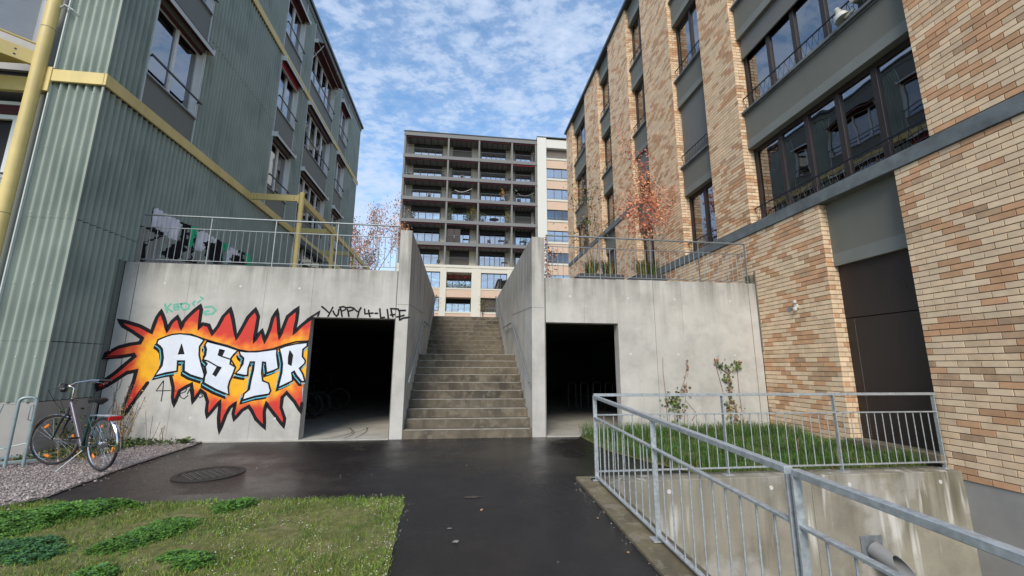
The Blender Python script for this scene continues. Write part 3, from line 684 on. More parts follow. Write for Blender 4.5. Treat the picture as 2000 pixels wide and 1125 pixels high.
# front face
mb = MB(); vs = []; n = 56
def front(z0, z1, x0=-7.43, x1=-6.60):
    mb = MB(); vs = []; n = 52
    for i in range(n + 1):
        x = x0 + (x1 - x0) * i / n
        y = 7.60 + AMP - AMP * cos(2 * pi * (x + 6.625) / .137)
        vs += [(x, y, z0), (x, y, z1)]
    mb.add(vs, [(2 * i, 2 * i + 1, 2 * i + 3, 2 * i + 2) for i in range(n)])
    mb.add([(v[0], v[1] + .012, v[2]) for v in vs[0::2]] + [v for v in vs[0::2]], [(i, i + n + 1, i + n + 2, i + 1) for i in range(n)])
    o = mb.build('corrugated_sheet', CORR, LB); o.data.polygons.foreach_set('use_smooth', [True] * len(o.data.polygons))
for z0, z1 in ((.84, 1.8), (1.8, 3.9), (3.9, 6.5), (6.69, 9.74), (9.74, 12.42), (12.66, 15.6)): front(z0 + .004, z1)
sc = MB()
for z in (1.55, 2.75, 3.98, 5.2, 6.3, 6.82, 8.1, 9.4):
    for k in range(3):
        x = -6.625 - .137 * (1 + 2 * k)
        sc.lathe((x, 7.603, z), (0, -1, 0), [(.011, 0), (.011, .005), (.004, .009), (0, .009)], 8)
sc.build('fastener', TRIM, LB)
box('corner_angle', CORR, LB, FX - .03, FX + .004, 7.592, 7.62, .84, 15.6)
box('edge_trim', TRIM, LB, -7.455, -7.435, 7.57, 7.66, 6.72, 15.6)
box('edge_trim', TRIM, LB, -7.455, -7.435, 7.57, 7.66, .84, 6.4)
box('flat_reveal', PANEL, LB, -7.7, -7.455, 7.70, 7.85, -.2, 15.6)
# yellow bands
def yband(y0, y1, z0, z1):
    MB().box(FX + .0, FX + .045, y0, y1, z0, z1).build('yellow_band', YEL, LB, bevel=.004)
yband(7.56, 25.0, 6.455, 6.69); yband(7.56, 24.92, 12.42, 12.655)
box('yellow_band', YEL, LB, -7.44, FX, 7.555, 7.60, 6.455, 6.69, bevel=.004); box('yellow_band', YEL, LB, -7.44, FX, 7.555, 7.60, 12.42, 12.655)
box('bracket_plate', YEL, LB, -7.60, -7.44, 7.54, 7.60, 6.24, 6.72, bevel=.004)
box('roof_edge', DARKM, LB, FX - .2, FX + .10, 7.5, 25.0, LB_TOP - .08, LB_TOP + .06)
box('roof_fascia', PANEL, LB, FX - .1, FX + .02, 7.6, 24.88, LB_TOP - .3, LB_TOP - .08)
# bays with windows
SILLS = (7.38, 10.36, 13.38)
def bay(y0, y1, nl, heads, top, winkinds):
    # flat panels above and below windows
    zz_ = [6.69]
    for s_, h in zip(SILLS, heads):
        box('facade_panel', PANEL, LB, FX - .05, FX - .012, y0 + .02, y1 - .02, zz_[-1], s_ - .03)
        zz_.append(h)
    box('facade_panel', PANEL, LB, FX - .05, FX - .012, y0 + .02, y1 - .02, zz_[-1] + .18, top)
    for y in (y0, y1):
        box('bay_trim', TRIM, LB, FX - .05, FX + .012, y - .014, y + .014, 6.69, top)
    for s_, h, kd in zip(SILLS, heads, winkinds):
        window(y0 + .02, y1 - .02, s_, h, nl, kd)
def window(y0, y1, z0, z1, nl, kd):
    w = MB(); xf = FX - .13
    fwid = .055
    w.box(xf - .05, xf, y0, y1, z0, z0 + fwid).box(xf - .05, xf, y0, y1, z1 - fwid, z1)
    for y in (y0, y1 - fwid): w.box(xf - .05, xf, y, y + fwid, z0 + fwid, z1 - fwid)
    # reveals (white jamb boards)
    w.box(FX - .13, FX - .002, y0 - .004, y0 + .018, z0, z1).box(FX - .13, FX - .002, y1 - .018, y1 + .004, z0, z1)
    o = w.build('window', WHITE, LB, bevel=.003)
    ys = [y0 + fwid + (y1 - y0 - 2 * fwid) * i / nl for i in range(nl + 1)]
    for y in ys[1:-1]:
        MB().box(xf - .045, xf + .022, y - .035, y + .035, z0 + fwid, z1 - fwid).build('mullion', WHITE, o, bevel=.003)
    for a, c in zip(ys, ys[1:]):
        box('pane', GLASS, o, xf - .030, xf - .025, a + .03, c - .03, z0 + fwid, z1 - fwid)
        if kd != 'plain' and R.random() < .75:
            cw = R.uniform(.25, .6)
            vs = []; n = 24; y_a = a + .05; y_b = a + .05 + (c - a) * cw
            if kd == 'blind': y_b = c - .05
            for i in range(n + 1):
                y = y_a + (y_b - y_a) * i / n
                vs += [(xf - .075 + (.012 * sin(i * 1.9) if kd != 'blind' else 0), y, z0 + .08), (xf - .075 + (.012 * sin(i * 1.9) if kd != 'blind' else 0), y, z1 - .06)]
            MB().add(vs, [(2 * i, 2 * i + 2, 2 * i + 3, 2 * i + 1) for i in range(n)]).build('curtain', CURT, o)
    MB().box(FX - .13, FX + .045, y0 - .02, y1 + .02, z0 - .03, z0 + .004).build('window_sill', SILL, o, bevel=.003)
    # guard bar
    gb = MB(); zb = z0 + .42
    gb.box(FX + .05, FX + .085, y0 - .04, y1 + .06, zb - .022, zb + .022)
    gb.box(FX - .02, FX + .05, y0 - .01, y0 + .01, zb - .02, zb + .02).box(FX - .02, FX + .05, y1 - .01, y1 + .01, zb - .02, zb + .02)
    gb.build('guard_bar', DARKM, o, bevel=.004)
    # cassette of the outside awning
    cs = MB(); z = z1
    cs.prism([(FX - .12, y0 - .02, z + .20), (FX + .10, y0 - .02, z + .20), (FX + .17, y0 - .02, z + .13), (FX + .17, y0 - .02, z + .02), (FX + .155, y0 - .02, z + .02), (FX + .155, y0 - .02, z + .12), (FX + .09, y0 - .02, z + .185), (FX - .12, y0 - .02, z + .185)], (0, y1 - y0 + .1, 0))
    ca = cs.build('awning_cassette', TRIM, o, fix=True)
    f = MB(); f.box(FX - .10, FX + .15, y0 + .0, y1 + .05, z + .12, z + .18).box(FX - .10, FX - .06, y0, y1 + .05, z - .06, z + .12)
    f.build('awning_fabric', MAROON, ca)
    for ya in (y1 + .08, y0 - .035): MB().box(FX - .12, FX + .17, ya, ya + .015, z + .02, z + .20).build('end_cap', WHITE, ca)
    if kd == 'red':
        MB().box(FX - .02, FX + .0, y0 + .02, y1, z - .17, z + .12).build('awning_cloth', RED, ca)
        MB().tube([(FX - .01, y0 + .02, z - .18), (FX - .01, y1, z - .18)], .014, 8).build('awning_bar', TRIM, ca)
    if kd == 'arms':
        ar = MB()
        for y in (y0 + .12, y1 - .05):
            ar.beam((FX - .05, y, z - .62), (FX + .36, y, z + .02), .03, .02)
        ar.build('awning_arm', TRIM, ca)
        cl_ = MB(); cl_.prism([(FX + .05, y0, z + .12), (FX + .40, y0, z + .02), (FX + .40, y0, z + .0), (FX + .05, y0, z + .10)], (0, y1 - y0, 0)); cl_.build('awning_cloth', MAROON, ca, fix=True)
HD = (9.18, 12.16, 15.16)
TOPZ = LB_TOP - .3
bay(8.41, 10.04, 2, HD, TOPZ, ('plain', 'curtain', 'curtain'))
bay(13.87, 15.44, 2, HD, TOPZ, ('blind', 'red', 'curtain'))
bay(16.43, 19.51, 4, HD, TOPZ, ('curtain', 'plain', 'arms'))
bay(20.56, 22.06, 2, HD, TOPZ, ('curtain', 'curtain', 'curtain'))
# plaza-level shopfront under the bands
w = MB(); w.box(FX - .09, FX - .02, 16.5, 19.95, 6.30, 6.45).box(FX - .09, FX - .02, 16.5, 19.95, 3.4, 3.5)
for y in (16.5, 17.6, 18.75, 19.88): w.box(FX - .09, FX - .03, y, y + .07, 3.5, 6.3)
sh = w.build('shop_window', WHITE, LB)
for y in (16.57, 17.67, 18.82): box('pane', GLASS_D, sh, FX - .07, FX - .065, y, y + 1.05, 3.5, 6.3)
box('awning_cassette', DARKM, sh, FX - .02, FX + .2, 16.5, 19.9, 6.20, 6.42)

# steel balcony frame on the plaza: columns and beams
def bolts(mb, x, y, z, n=2):
    for i in range(n):
        for k in range(2):
            mb.box(x + i * .09, x + i * .09 + .022, y - .006, y, z + k * .08, z + k * .08 + .022)
for q, (y, lab) in enumerate(((12.95, 'nearest and tallest-looking yellow steel post with its beam, in front of the corrugated wall'), (16.27, 'middle yellow steel post with beam on the plaza'), (19.52, 'farthest yellow steel post with beam on the plaza'))):
    t = thing('yellow_steel_post', lab, 'steel post', (-5.07, y, 3.4), 'yellow posts of the plaza frame')
    MB().tube([(-5.07, y, 3.4), (-5.07, y, 6.80)], .075, 16).build('post', YEL, t, smooth=True)
    bm_ = MB().box(FX + .05, -5.17, y - .035, y + .035, 6.50, 6.70).build('beam', YEL, t, bevel=.004)
    MB().box(-5.17, -5.14, y - .05, y + .05, 6.44, 6.74).build('plate', YEL, t)
    bo = MB(); bolts(bo, FX + .12, y - .035, 6.54); bolts(bo, -5.30, y - .035, 6.54, 1); bo.build('bolt', DARKM, bm_)
lb = thing('yellow_steel_beam', 'long yellow steel beam receding over the three plaza posts', 'steel beam', (-5.07, 18, 6.5))
MB().box(-5.12, -5.02, 13.04, 16.18, 6.48, 6.68).box(-5.12, -5.02, 16.36, 19.43, 6.48, 6.68).box(-5.12, -5.02, 19.61, 24.5, 6.48, 6.68).build('beam', YEL, lb)

# corner balcony at the left edge
bc = thing('steel_balcony', 'yellow framed steel balcony with wire mesh at the left edge of the photo', 'balcony', (-8.2, 7.5, 3.2))
MB().tube([(-7.615, 7.50, -.1), (-7.615, 7.50, 14.5)], .093, 20).build('column', YEL, bc, smooth=True)
cj = MB()
for z in (3.9, 7.45, 10.6): cj.lathe((-7.615, 7.50, z), (0, 0, 1), [(.094, 0), (.096, .002), (.096, .008), (.094, .01)], 20)
cj.build('column_joint', JOINT, bc)
for zb in (6.28, 12.25):
    MB().box(-11.5, -7.62, 7.66, 7.74, zb, zb + .28).build('beam', YEL, bc, bevel=.004)
    d1 = MB(); d1.beam((-7.66, 7.50, zb + .52), (-10.4, 4.9, zb + .52), .07, .26)
    d1.build('edge_beam', YEL, bc, bevel=.004)
    MB().prism([(-7.7, 7.6, zb + .50), (-10.4, 5.0, zb + .50), (-11.5, 5.0, zb + .50), (-11.5, 7.7, zb + .50)], (0, 0, .1)).build('balcony_deck', YEL, bc, fix=True)
    bo = MB()
    for k in range(2): bo.lathe((-7.86, 7.33 - .0, zb + .46 + .1 * k), (.7, -.7, 0), [(.018, .03), (.018, .05), (0, .05)], 8)
    bo.build('bolt', DARKM, bc)
    rl = MB().tube([(-7.66, 7.46, zb + .80), (-10.4, 4.86, zb + .80)], .02, 8).tube([(-7.66, 7.46, zb + 1.75), (-10.4, 4.86, zb + 1.75)], .036, 8)
    rl.build('balcony_rail', YEL, bc, smooth=True)
MESH = M('wire_mesh', (.42, .44, .47), .5, .1, 5, metal=.5)
def wire(name, a, b_, z0, z1, pitch, r, parent, m=MESH):
    mb = MB(); A = Vector((a[0], a[1], 0)); Bv = Vector((b_[0], b_[1], 0)); L = (Bv - A).length; d = (Bv - A) / L; H = z1 - z0; nv = Vector((-d.y, d.x, 0)) * r
    k = -int(H / pitch) - 1
    while k * pitch < L:
        for sgn in (1, -1):
            u0 = k * pitch if sgn > 0 else k * pitch + H; u1 = u0 + sgn * H; w0, w1 = z0, z1
            s0, s1 = 0.0, 1.0
            for lo, hi in ((0, L),):
                if u1 != u0:
                    ta = (lo - u0) / (u1 - u0); tb = (hi - u0) / (u1 - u0); s0 = max(s0, min(ta, tb)); s1 = min(s1, max(ta, tb))
            if s1 - s0 > .01:
                p = A + d * (u0 + (u1 - u0) * s0) + Vector((0, 0, w0 + H * s0)); q = A + d * (u0 + (u1 - u0) * s1) + Vector((0, 0, w0 + H * s1))
                mb.beam(p, q, r * 2, r * 2)
        k += 1
    return tag(mb.build(name, m, parent), kind='stuff')
wire('wire_mesh', (-7.70, 7.42), (-9.4, 5.8), 7.10, 8.02, .035, .0022, bc)
wire('wire_mesh', (-7.75, 7.86), (-9.0, 7.86), 3.4, 4.75, .075, .004, bc)
MB().tube([(-7.72, 7.86, 4.76), (-9.2, 7.86, 4.76)], .02, 8).build('balcony_rail', DARKM, bc)
# cloth hung over the upper rail
MB().prism([(-7.74, 7.42, 7.12), (-9.9, 5.36, 7.12), (-9.9, 5.36, 8.0), (-7.74, 7.42, 8.0)], (-.02, .02, 0)).build('privacy_cloth', M('privacy_cloth', (.52, .54, .58), .85, .06, 2), bc, fix=True)
# balcony window behind
bw = MB(); bw.box(-9.6, -7.86, 7.95, 8.0, 5.86, 5.95).box(-9.6, -7.86, 7.95, 8.0, 6.14, 6.22).box(-8.26, -8.18, 7.94, 8.0, 3.3, 5.86)
o = bw.build('window', WHITE, LB)
box('awning_fabric', MAROON, o, -9.6, -7.84, 7.93, 8.0, 5.95, 6.14)
box('pane', GLASS_D, o, -8.18, -7.84, 7.97, 7.975, 3.3, 5.86)
box('balcony_back_wall', INT, LB, -11.5, -7.70, 8.06, 8.2, -.2, 15)
box('balcony_back_wall', M('upper_balcony_wall', (.40, .40, .40), .8, .1, 2), LB, -11.5, -7.72, 7.98, 8.05, 6.9, 12)
lp = MB(); lp.tube([(-7.53, 7.52, 7.93), (-7.44, 7.50, 7.99), (-7.33, 7.54, 7.93), (-7.30, 7.62, 7.88)], .018, 8)
lp.build('pipe_bracket', TRIM, bc, smooth=True)

# ------------------------------------------------------------------ graffiti
def wallpt(p, e):
    x, z = p
    if x > -6.585: return (x, WY - e, z)
    k = 6.59 / -x                              # past the wall's end the paint runs on over the building's edge strip
    return (FX + .006 + e, WY * k, CAMH + (z - CAMH) * k)
def fill(name, m, poly_, e, parent, pt=wallpt, holes=(), grid=0, colf=None, mb_only=None):
    pts = [Vector(p) for p in poly_]; n = len(pts); edges = [(i, (i + 1) % n) for i in range(n)]
    for h in holes:
        b0 = len(pts); pts += [Vector(p) for p in h]; edges += [(b0 + i, b0 + (i + 1) % len(h)) for i in range(len(h))]
    if grid:
        xs = [p[0] for p in poly_]; ys = [p[1] for p in poly_]; x = min(xs)
        while x < max(xs):
            y = min(ys)
            while y < max(ys):
                pts.append(Vector((x + R.uniform(-.2, .2) * grid, y + R.uniform(-.2, .2) * grid))); y += grid
            x += grid
    if holes:
        def inside(p, pl):
            c = False; j = len(pl) - 1
            for i in range(len(pl)):
                if ((pl[i][1] > p[1]) != (pl[j][1] > p[1])) and (p[0] < (pl[j][0] - pl[i][0]) * (p[1] - pl[i][1]) / (pl[j][1] - pl[i][1]) + pl[i][0]): c = not c
                j = i
            return c
        v, _, f, *_ = delaunay_2d_cdt(pts, edges, [], 0, 1e-5)
        ff = []
        for q in f:
            c = sum((v[i] for i in q), Vector((0, 0))) / len(q)
            if inside(c, poly_) and not any(inside(c, h) for h in holes): ff.append(q)
        f = ff
    else:
        v, _, f, *_ = delaunay_2d_cdt(pts, edges, [list(range(n))], 1, 1e-5)
    mb = MB(); mb.add([pt((p.x, p.y), e) for p in v], [tuple(q) for q in f])
    o = mb.build(name, m, parent)
    if colf:
        ca = o.data.color_attributes.new('Col', 'FLOAT_COLOR', 'POINT')
        for i, p in enumerate(v): ca.data[i].color = (*colf(p), 1)
    return o
def stroke(mb, pts, w, e, pt=wallpt, taper=.0, close=False):
    P = [Vector(p) for p in pts]
    # resample smooth
    if len(P) > 2 and not close:
        Q = []
        for i in range(len(P) - 1):
            p0 = P[max(0, i - 1)]; p1 = P[i]; p2 = P[i + 1]; p3 = P[min(len(P) - 1, i + 2)]
            for k in range(3):
                t = k / 3
                Q.append(p1 * (1 - t) + p2 * t if True else p1)
        Q.append(P[-1]); P = Q
    if close: P = P + [P[0], P[1]]
    L_ = []; m_ = len(P)
    for i, p in enumerate(P):
        a = P[max(0, i - 1)]; c = P[min(m_ - 1, i + 1)]
        d1 = (p - a); d2 = (c - p)
        if d1.length < 1e-6: d1 = d2
        if d2.length < 1e-6: d2 = d1
        d1 = d1.normalized(); d2 = d2.normalized(); d = d1 + d2
        if d.length < .25: d = d1
        d.normalize(); nrm = Vector((-d.y, d.x)); k = 1 / max(.55, abs(nrm.dot(Vector((-d1.y, d1.x)))))
        ww = w / 2 * min(k, 1.6) * (1 + .15 * mnoise.noise(Vector((p.x * 7, p.y * 7, 5))))
        if taper: ww *= (.45 + .55 * min(1, min(i, m_ - 1 - i) / max(1, m_ * taper)))
        L_.append((p + nrm * ww, p - nrm * ww))
    for i in range(m_ - 1):
        ee = e + (i % 2) * .00025
        mb.add([pt(tuple(L_[i][0]), ee), pt(tuple(L_[i + 1][0]), ee), pt(tuple(L_[i + 1][1]), ee), pt(tuple(L_[i][1]), ee)], [(0, 3, 2, 1)])
    for p in (P[0], P[-1]) if not close else []:
        mb.add([pt((p.x + w * .48 * cos(k * pi / 4), p.y + w * .48 * sin(k * pi / 4)), e + .0006) for k in range(8)], [tuple(range(8))])
GF = MB()
def cmix(a, b, t):
    t = max(0, min(1, t)); return tuple(x + (y - x) * t for x, y in zip(a, b))
SP = [Vector((-5.72, 1.42))] + [Vector(p) for p in GR['SPINE'][1:]]
def flame_col(p):
    d = 9
    for a, c in zip(SP, SP[1:]):
        ab = c - a; t = max(0, min(1, (p - a).dot(ab) / ab.dot(ab))); d = min(d, (a + ab * t - p).length)
    nz = mnoise.noise(Vector((p.x * 3.2, p.y * 3.2, 0))) * .16 + mnoise.noise(Vector((p.x * 9, p.y * 9, 4))) * .12
    d += nz + (.14 * min(1, max(0, (-5.75 - p.x) * 3)))
    c = cmix((.86, .42, .01), (.78, .18, .02), (d - .34) / .18)
    c = cmix(c, (.60, .035, .02), (d - .50) / .16)
    return c
gf = fill('graffiti', FLAMEM, GR['FLAME'], .0015, LW, grid=.035, colf=flame_col)
tag(gf, 'graffiti of big white letters ASTR in an orange and red flame burst')
ol = MB(); stroke(ol, GR['OUT1'], .068, .0030); stroke(ol, GR['OUT2'], .062, .0030)
stroke(ol, GR['BAND'], .034, .0036, taper=0)
ol.build('flame_outline', PAINT_K, gf)
SH = (-.048, -.088)
def shift(P_, dx, dz): return [(x + dx, z + dz) for x, z in P_]
for key, hole in (('A', 'Ah'), ('S', None), ('T', None), ('R', 'Rh')):
    o = fill('letter', PAINT_W, GR[key], .0062, gf, holes=[GR[hole]] if hole else [])
for key, e in (('A', 0), ('S', .0002), ('T', .0004), ('R', .0006)):
    fill('letter_shadow', PAINT_K, shift(GR[key], *SH), .0040 + e, gf)
lo = MB()
for key in ('A', 'S', 'T', 'R'): stroke(lo, GR[key], .030, .0068, close=True)
stroke(lo, GR['Ah'], .022, .0068, close=True); stroke(lo, GR['Rh'], .022, .0068, close=True)
for k in ('S1', 'S2'):
    stroke(lo, GR[k], .026, .0068, close=True)
stroke(lo, GR['SL1'], .026, .0070); stroke(lo, GR['SL2'], .026, .0072)
lo.build('letter_outline', PAINT_K, gf)
for k in ('S1', 'S2'): fill('letter_slot', PAINT_K, GR[k], .0066, gf)
cy_ = MB()
for key in ('A', 'S', 'T', 'R'):
    P_ = GR[key]; n = len(P_); ar = sum(P_[i][0] * P_[(i + 1) % n][1] - P_[(i + 1) % n][0] * P_[i][1] for i in range(n))
    for i in range(n):
        a = P_[i]; c = P_[(i + 1) % n]; dx, dz = c[0] - a[0], c[1] - a[1]
        nx, nz_ = (dz, -dx) if ar > 0 else (-dz, dx)
        if nz_ * -1 + nx * -.45 > .035:             # edges facing down / left carry the cyan line
            q = Vector((nx, nz_)).normalized() * .038
            stroke(cy_, [(a[0] + q.x - .004, a[1] + q.y), (c[0] + q.x - .004, c[1] + q.y)], .017, .0055)
cy_.build('letter_glow_line', PAINT_C, gf)
tg = MB()
for i, s_ in enumerate(GR['TAGY']):
    q_ = [p for p in s_]
    stroke(tg, q_, .034, .0020 + i * .0003, pt=lambda p, e: (p[0], WY - e, p[1]) , taper=0)
tag(tg.build('black_tag', PAINT_K, LW), 'black tag reading YUPPY 4-LIFE over the opening')
tg = MB()
for i, s_ in enumerate(GR['TAGG']): stroke(tg, s_, .036, .0020 + i * .0003)
tag(tg.build('teal_tag', PAINT_T, LW), 'faded teal tag above the flames')
tg = MB()
for i, s_ in enumerate(GR['TAGE']): stroke(tg, s_, .012, .0075 + i * .0003)
tag(tg.build('thin_black_tag', PAINT_K, LW), 'thin black scribble under the letter A')
# graffiti on the corrugated wall above: paint skin following the waves
def skin(name, m, poly_, e):
    dense = []
    for i in range(len(poly_)):
        a = poly_[i]; c = poly_[(i + 1) % len(poly_)]; k_ = max(1, int(math.ceil(max(abs(c[0] - a[0]) / (PIT / 10), abs(c[1] - a[1]) / .2))))
        dense += [(a[0] + (c[0] - a[0]) * q / k_, a[1] + (c[1] - a[1]) * q / k_) for q in range(k_)]
    poly_ = dense
    pts = [Vector(p) for p in poly_]; n = len(pts); edges = [(i, (i + 1) % n) for i in range(n)]
    ys = [p[0] for p in poly_]; zs = [p[1] for p in poly_]; y = math.floor(min(ys) / (PIT / 8)) * PIT / 8
    while y < max(ys):
        z = min(zs)
        while z < max(zs) + .1: pts.append(Vector((y, z))); z += .16
        y += PIT / 8
    v, _, f, *_ = delaunay_2d_cdt(pts, edges, [list(range(n))], 1, 1e-6)
    mb = MB(); mb.add([(FX - AMP + AMP * cos(2 * pi * (p.x - 7.73) / PIT) + e, p.x, max(3.41, p.y)) for p in v], [tuple(q) for q in f])
    o = mb.build(name, m, fgr); o.data.polygons.foreach_set('use_smooth', [True] * len(o.data.polygons))
fgr = tag(MB().box(FX + .004, FX + .008, 9.0, 9.02, 3.405, 3.42).build('wall_piece_graffiti', PAINT_K, LB), 'silver, black and green graffiti behind the railing')
for n_, m_, e_ in (('FG', PAINT_GY, .005), ('FW', PAINT_S, .008), ('FK', PAINT_K, .011), ('FE', PAINT_G, .014)):
    for i, P_ in enumerate(GR[n_]):
        skin('paint_patch', m_, P_, e_ + i * .0004)
# ================================================================== RIGHT BUILDING (brick)
BX = 6.97; DEP = .30
RB = thing('brick_building', 'beige and tan brick building on the right with grey spandrels and dark window bands', 'building', (11, 14, 0))
CH = .0902; BL = .272
RTOP = 17.30; ENDY = 25.35; NEARY = 1.6
PIERS = [(NEARY, 4.82), (8.70, 10.03), (11.68, 13.68), (15.10, 17.30), (18.93, 21.18), (23.92, ENDY)]
BAYS = [(4.82, 8.70, 5), (10.03, 11.68, 2), (13.68, 15.10, 2), (17.30, 18.93, 2), (21.18, 23.92, 3)]
BZ0, BZ1 = 4.62, 4.86
regions = []                                  # brick fields: ('x', y0, y1, z0, z1) on the street face, ('y', y, x0, x1, z0, z1) on returns
B2, B3 = 7.80, 8.03                           # beyond the third bay the band runs one storey higher
pz_ = lambda y: BZ1 if y < 15 else B3
for y0, y1 in PIERS: regions.append(('x', y0, y1, pz_(y0), RTOP))
for y0, y1 in PIERS[1:]: regions.append(('y', y0, BX, BX + DEP, pz_(y0), RTOP))
regions += [('x', 15.10, 17.30, 3.4, B2), ('x', 18.93, ENDY, 3.4, B2), ('y', 15.10, BX, BX + DEP, 3.4, B2), ('y', 18.93, BX, BX + DEP, 3.4, B2)]
regions += [('x', NEARY, 5.385, -.07, BZ0), ('x', 6.83, 8.77, -.07, BZ0), ('x', 8.77, 13.68, 3.4, BZ0), ('y', 6.83, BX, BX + .25, .2, BZ0)]
# mortar backing and building core
core = MB(); core.box(BX + .55, BX + 9, NEARY - .5, ENDY - .02, -.6, RTOP)
core.build('building_core', INT_L, RB)
mo = MB()
for y0, y1 in PIERS: mo.box(BX + .010, BX + .56, y0 + .010, y1 - .004, pz_(y0), RTOP)
mo.box(BX + .010, BX + .56, 15.11, 17.296, 3.3, B2).box(BX + .010, BX + .56, 18.94, ENDY - .01, 3.3, B2)
mo.box(BX + .010, BX + .56, NEARY, 5.381, -.07, BZ0).box(BX + .010, BX + .56, 6.84, 8.77, -.07, BZ0).box(BX + .010, BX + .56, 8.77, 13.676, 3.3, BZ0)
mo.box(BX + .26, BX + .56, 5.37, 6.85, 3.4, BZ0)
mo.build('mortar_wall', MORT, RB)
box('plinth', PLAST, RB, BX + .012, BX + .5, NEARY - 4, 5.4, -2.7, -.074)
bricks = []
for rg in regions:
    z0r, z1r = rg[-2], rg[-1]
    k0 = int(math.floor((z0r + .07) / CH)); k = k0
    while -.07 + k * CH < z1r - .02:
        za = max(z0r, -.07 + k * CH); zb = min(z1r, -.07 + (k + 1) * CH - .0075)
        if zb - za < .03: k += 1; continue
        if rg[0] == 'x':
            a0, a1 = rg[1], rg[2]
            off = (BL / 2 if k % 2 else 0) + .006 * math.sin(k * 1.7)
            y = a0 - ((a0 - off) % BL)
            while y < a1 - .005:
                ya = max(a0, y); yb = min(a1, y + BL - .006)
                if yb - ya > .045: bricks.append(('x', ya, yb, za, zb, k, y))
                y += BL
        else:
            xs = ([0, .12, DEP] if k % 2 else [0, .22, DEP]) if rg[3] - rg[2] > .26 else ([0, .13, .25] if k % 2 else [0, .2, .25])
            for xa, xb in zip(xs, xs[1:]): bricks.append(('y', rg[2] + xa + (0 if xa else -.0), rg[2] + xb - .008, za, zb, k, rg[1]))
        k += 1
def bmat(kk, yy, tp):
    c = round(yy / BL * 2)
    H = lambda a, b: (math.sin(a * 12.9898 + b * 78.233 + (37 if tp == 'y' else 0)) * 43758.5453) % 1
    u = c - kk if (kk // 11) % 2 else c + kk
    v = H(u, (kk + int(7 * H(u, 3))) // 3); w = H(c, kk * 1.31)
    if v < .30 and w < .80 or w > .92: return 3 if H(c + 5, kk) < (.30 if kk < 22 else .10) else 2
    return 0 if w < .55 else 1
BM = [CREAM, CREAM2, TAN, BROWN]
def brick_geo(mb, b, ox=0, oy=0, oz=0):
    tp, a, c, za, zb = b[:5]
    bv = .004; dj = (math.sin(a * 91.7 + za * 37.1) * 1000 % 1) * .0035
    if tp == 'x':
        X = BX - dj; D = BX + .014
        o = [(D, a, za), (D, c, za), (D, c, zb), (D, a, zb)]; f = [(X, a + bv, za + bv), (X, c - bv, za + bv), (X, c - bv, zb - bv), (X, a + bv, zb - bv)]
        fs = [(4, 7, 6, 5), (0, 4, 5, 1), (1, 5, 6, 2), (2, 6, 7, 3), (3, 7, 4, 0)]
    else:
        Y = b[6] - dj * .5 + .001; D = b[6] + .013
        a2 = a + .0005
        o = [(a2, D, za), (c, D, za), (c, D, zb), (a2, D, zb)]; f = [(a2 + bv, Y, za + bv), (c - bv, Y, za + bv), (c - bv, Y, zb - bv), (a2 + bv, Y, zb - bv)]
        fs = [(4, 5, 6, 7), (0, 1, 5, 4), (1, 2, 6, 5), (2, 3, 7, 6), (3, 0, 4, 7)]
    mb.add([(p[0] - ox, p[1] - oy, p[2] - oz) for p in o + f], fs)
def area(b):
    tp, a, c, za, zb = b[:5]
    if tp == 'x': P_ = [(BX, a, za), (BX, c, za), (BX, c, zb), (BX, a, zb)]
    else: P_ = [(a, b[6], za), (c, b[6], za), (c, b[6], zb), (a, b[6], zb)]
    q = [proj(*p) for p in P_]
    if any(p is None for p in q): return 0
    cx_ = sum(p[0] for p in q) / 4; cy_2 = sum(p[1] for p in q) / 4
    if not (0 < cx_ < 2000 and 0 < cy_2 < 1125): return 0
    return abs(sum(q[i][0] * q[(i + 1) % 4][1] - q[(i + 1) % 4][0] * q[i][1] for i in range(4))) / 2
order = sorted(range(len(bricks)), key=lambda i: -area(bricks[i]))
single = set(order[:300])
mesh_cache = {}
for i in sorted(single):
    b = bricks[i]; w = round(b[2] - b[1], 3); h = round(b[4] - b[3], 3); mi = bmat(b[5], b[6] if b[0] == 'x' else b[1], b[0])
    key = (b[0], w, h, mi)
    bx = (BX, b[1], b[3]) if b[0] == 'x' else (b[1], b[6], b[3])
    if key not in mesh_cache:
        mb = MB(); brick_geo(mb, b, *bx)
        me = bpy.data.meshes.new('brick'); me.from_pydata(mb.v, [], mb.f); me.materials.append(BM[mi]); mesh_cache[key] = me
    o = bpy.data.objects.new('brick', mesh_cache[key]); COL.objects.link(o); o.parent = RB; o.location = Vector(bx) - RB.location
mb = MB()
for m_ in BM: mb.mat(m_)
for i, b in enumerate(bricks):
    if i in single: continue
    mb.cur = bmat(b[5], b[6] if b[0] == 'x' else b[1], b[0]); brick_geo(mb, b)
tag(mb.build('brickwork', None, RB), kind='stuff')
# corner quoins of the piers: vertical joint line
box('sill_band', BAND, RB, BX - .035, BX + .5, NEARY, 13.70, BZ0, BZ1, bevel=.006)
box('sill_band', BAND, RB, BX - .035, BX + .5, 15.08, ENDY, B2, B3, bevel=.006)
d1_ = box('spandrel', SPAND, RB, BX + .14, BX + .3, 17.305, 18.925, 6.9, B2)
box('side_door', DOORM, RB, BX + .22, BX + .3, 17.305, 18.925, 3.4, 6.9)
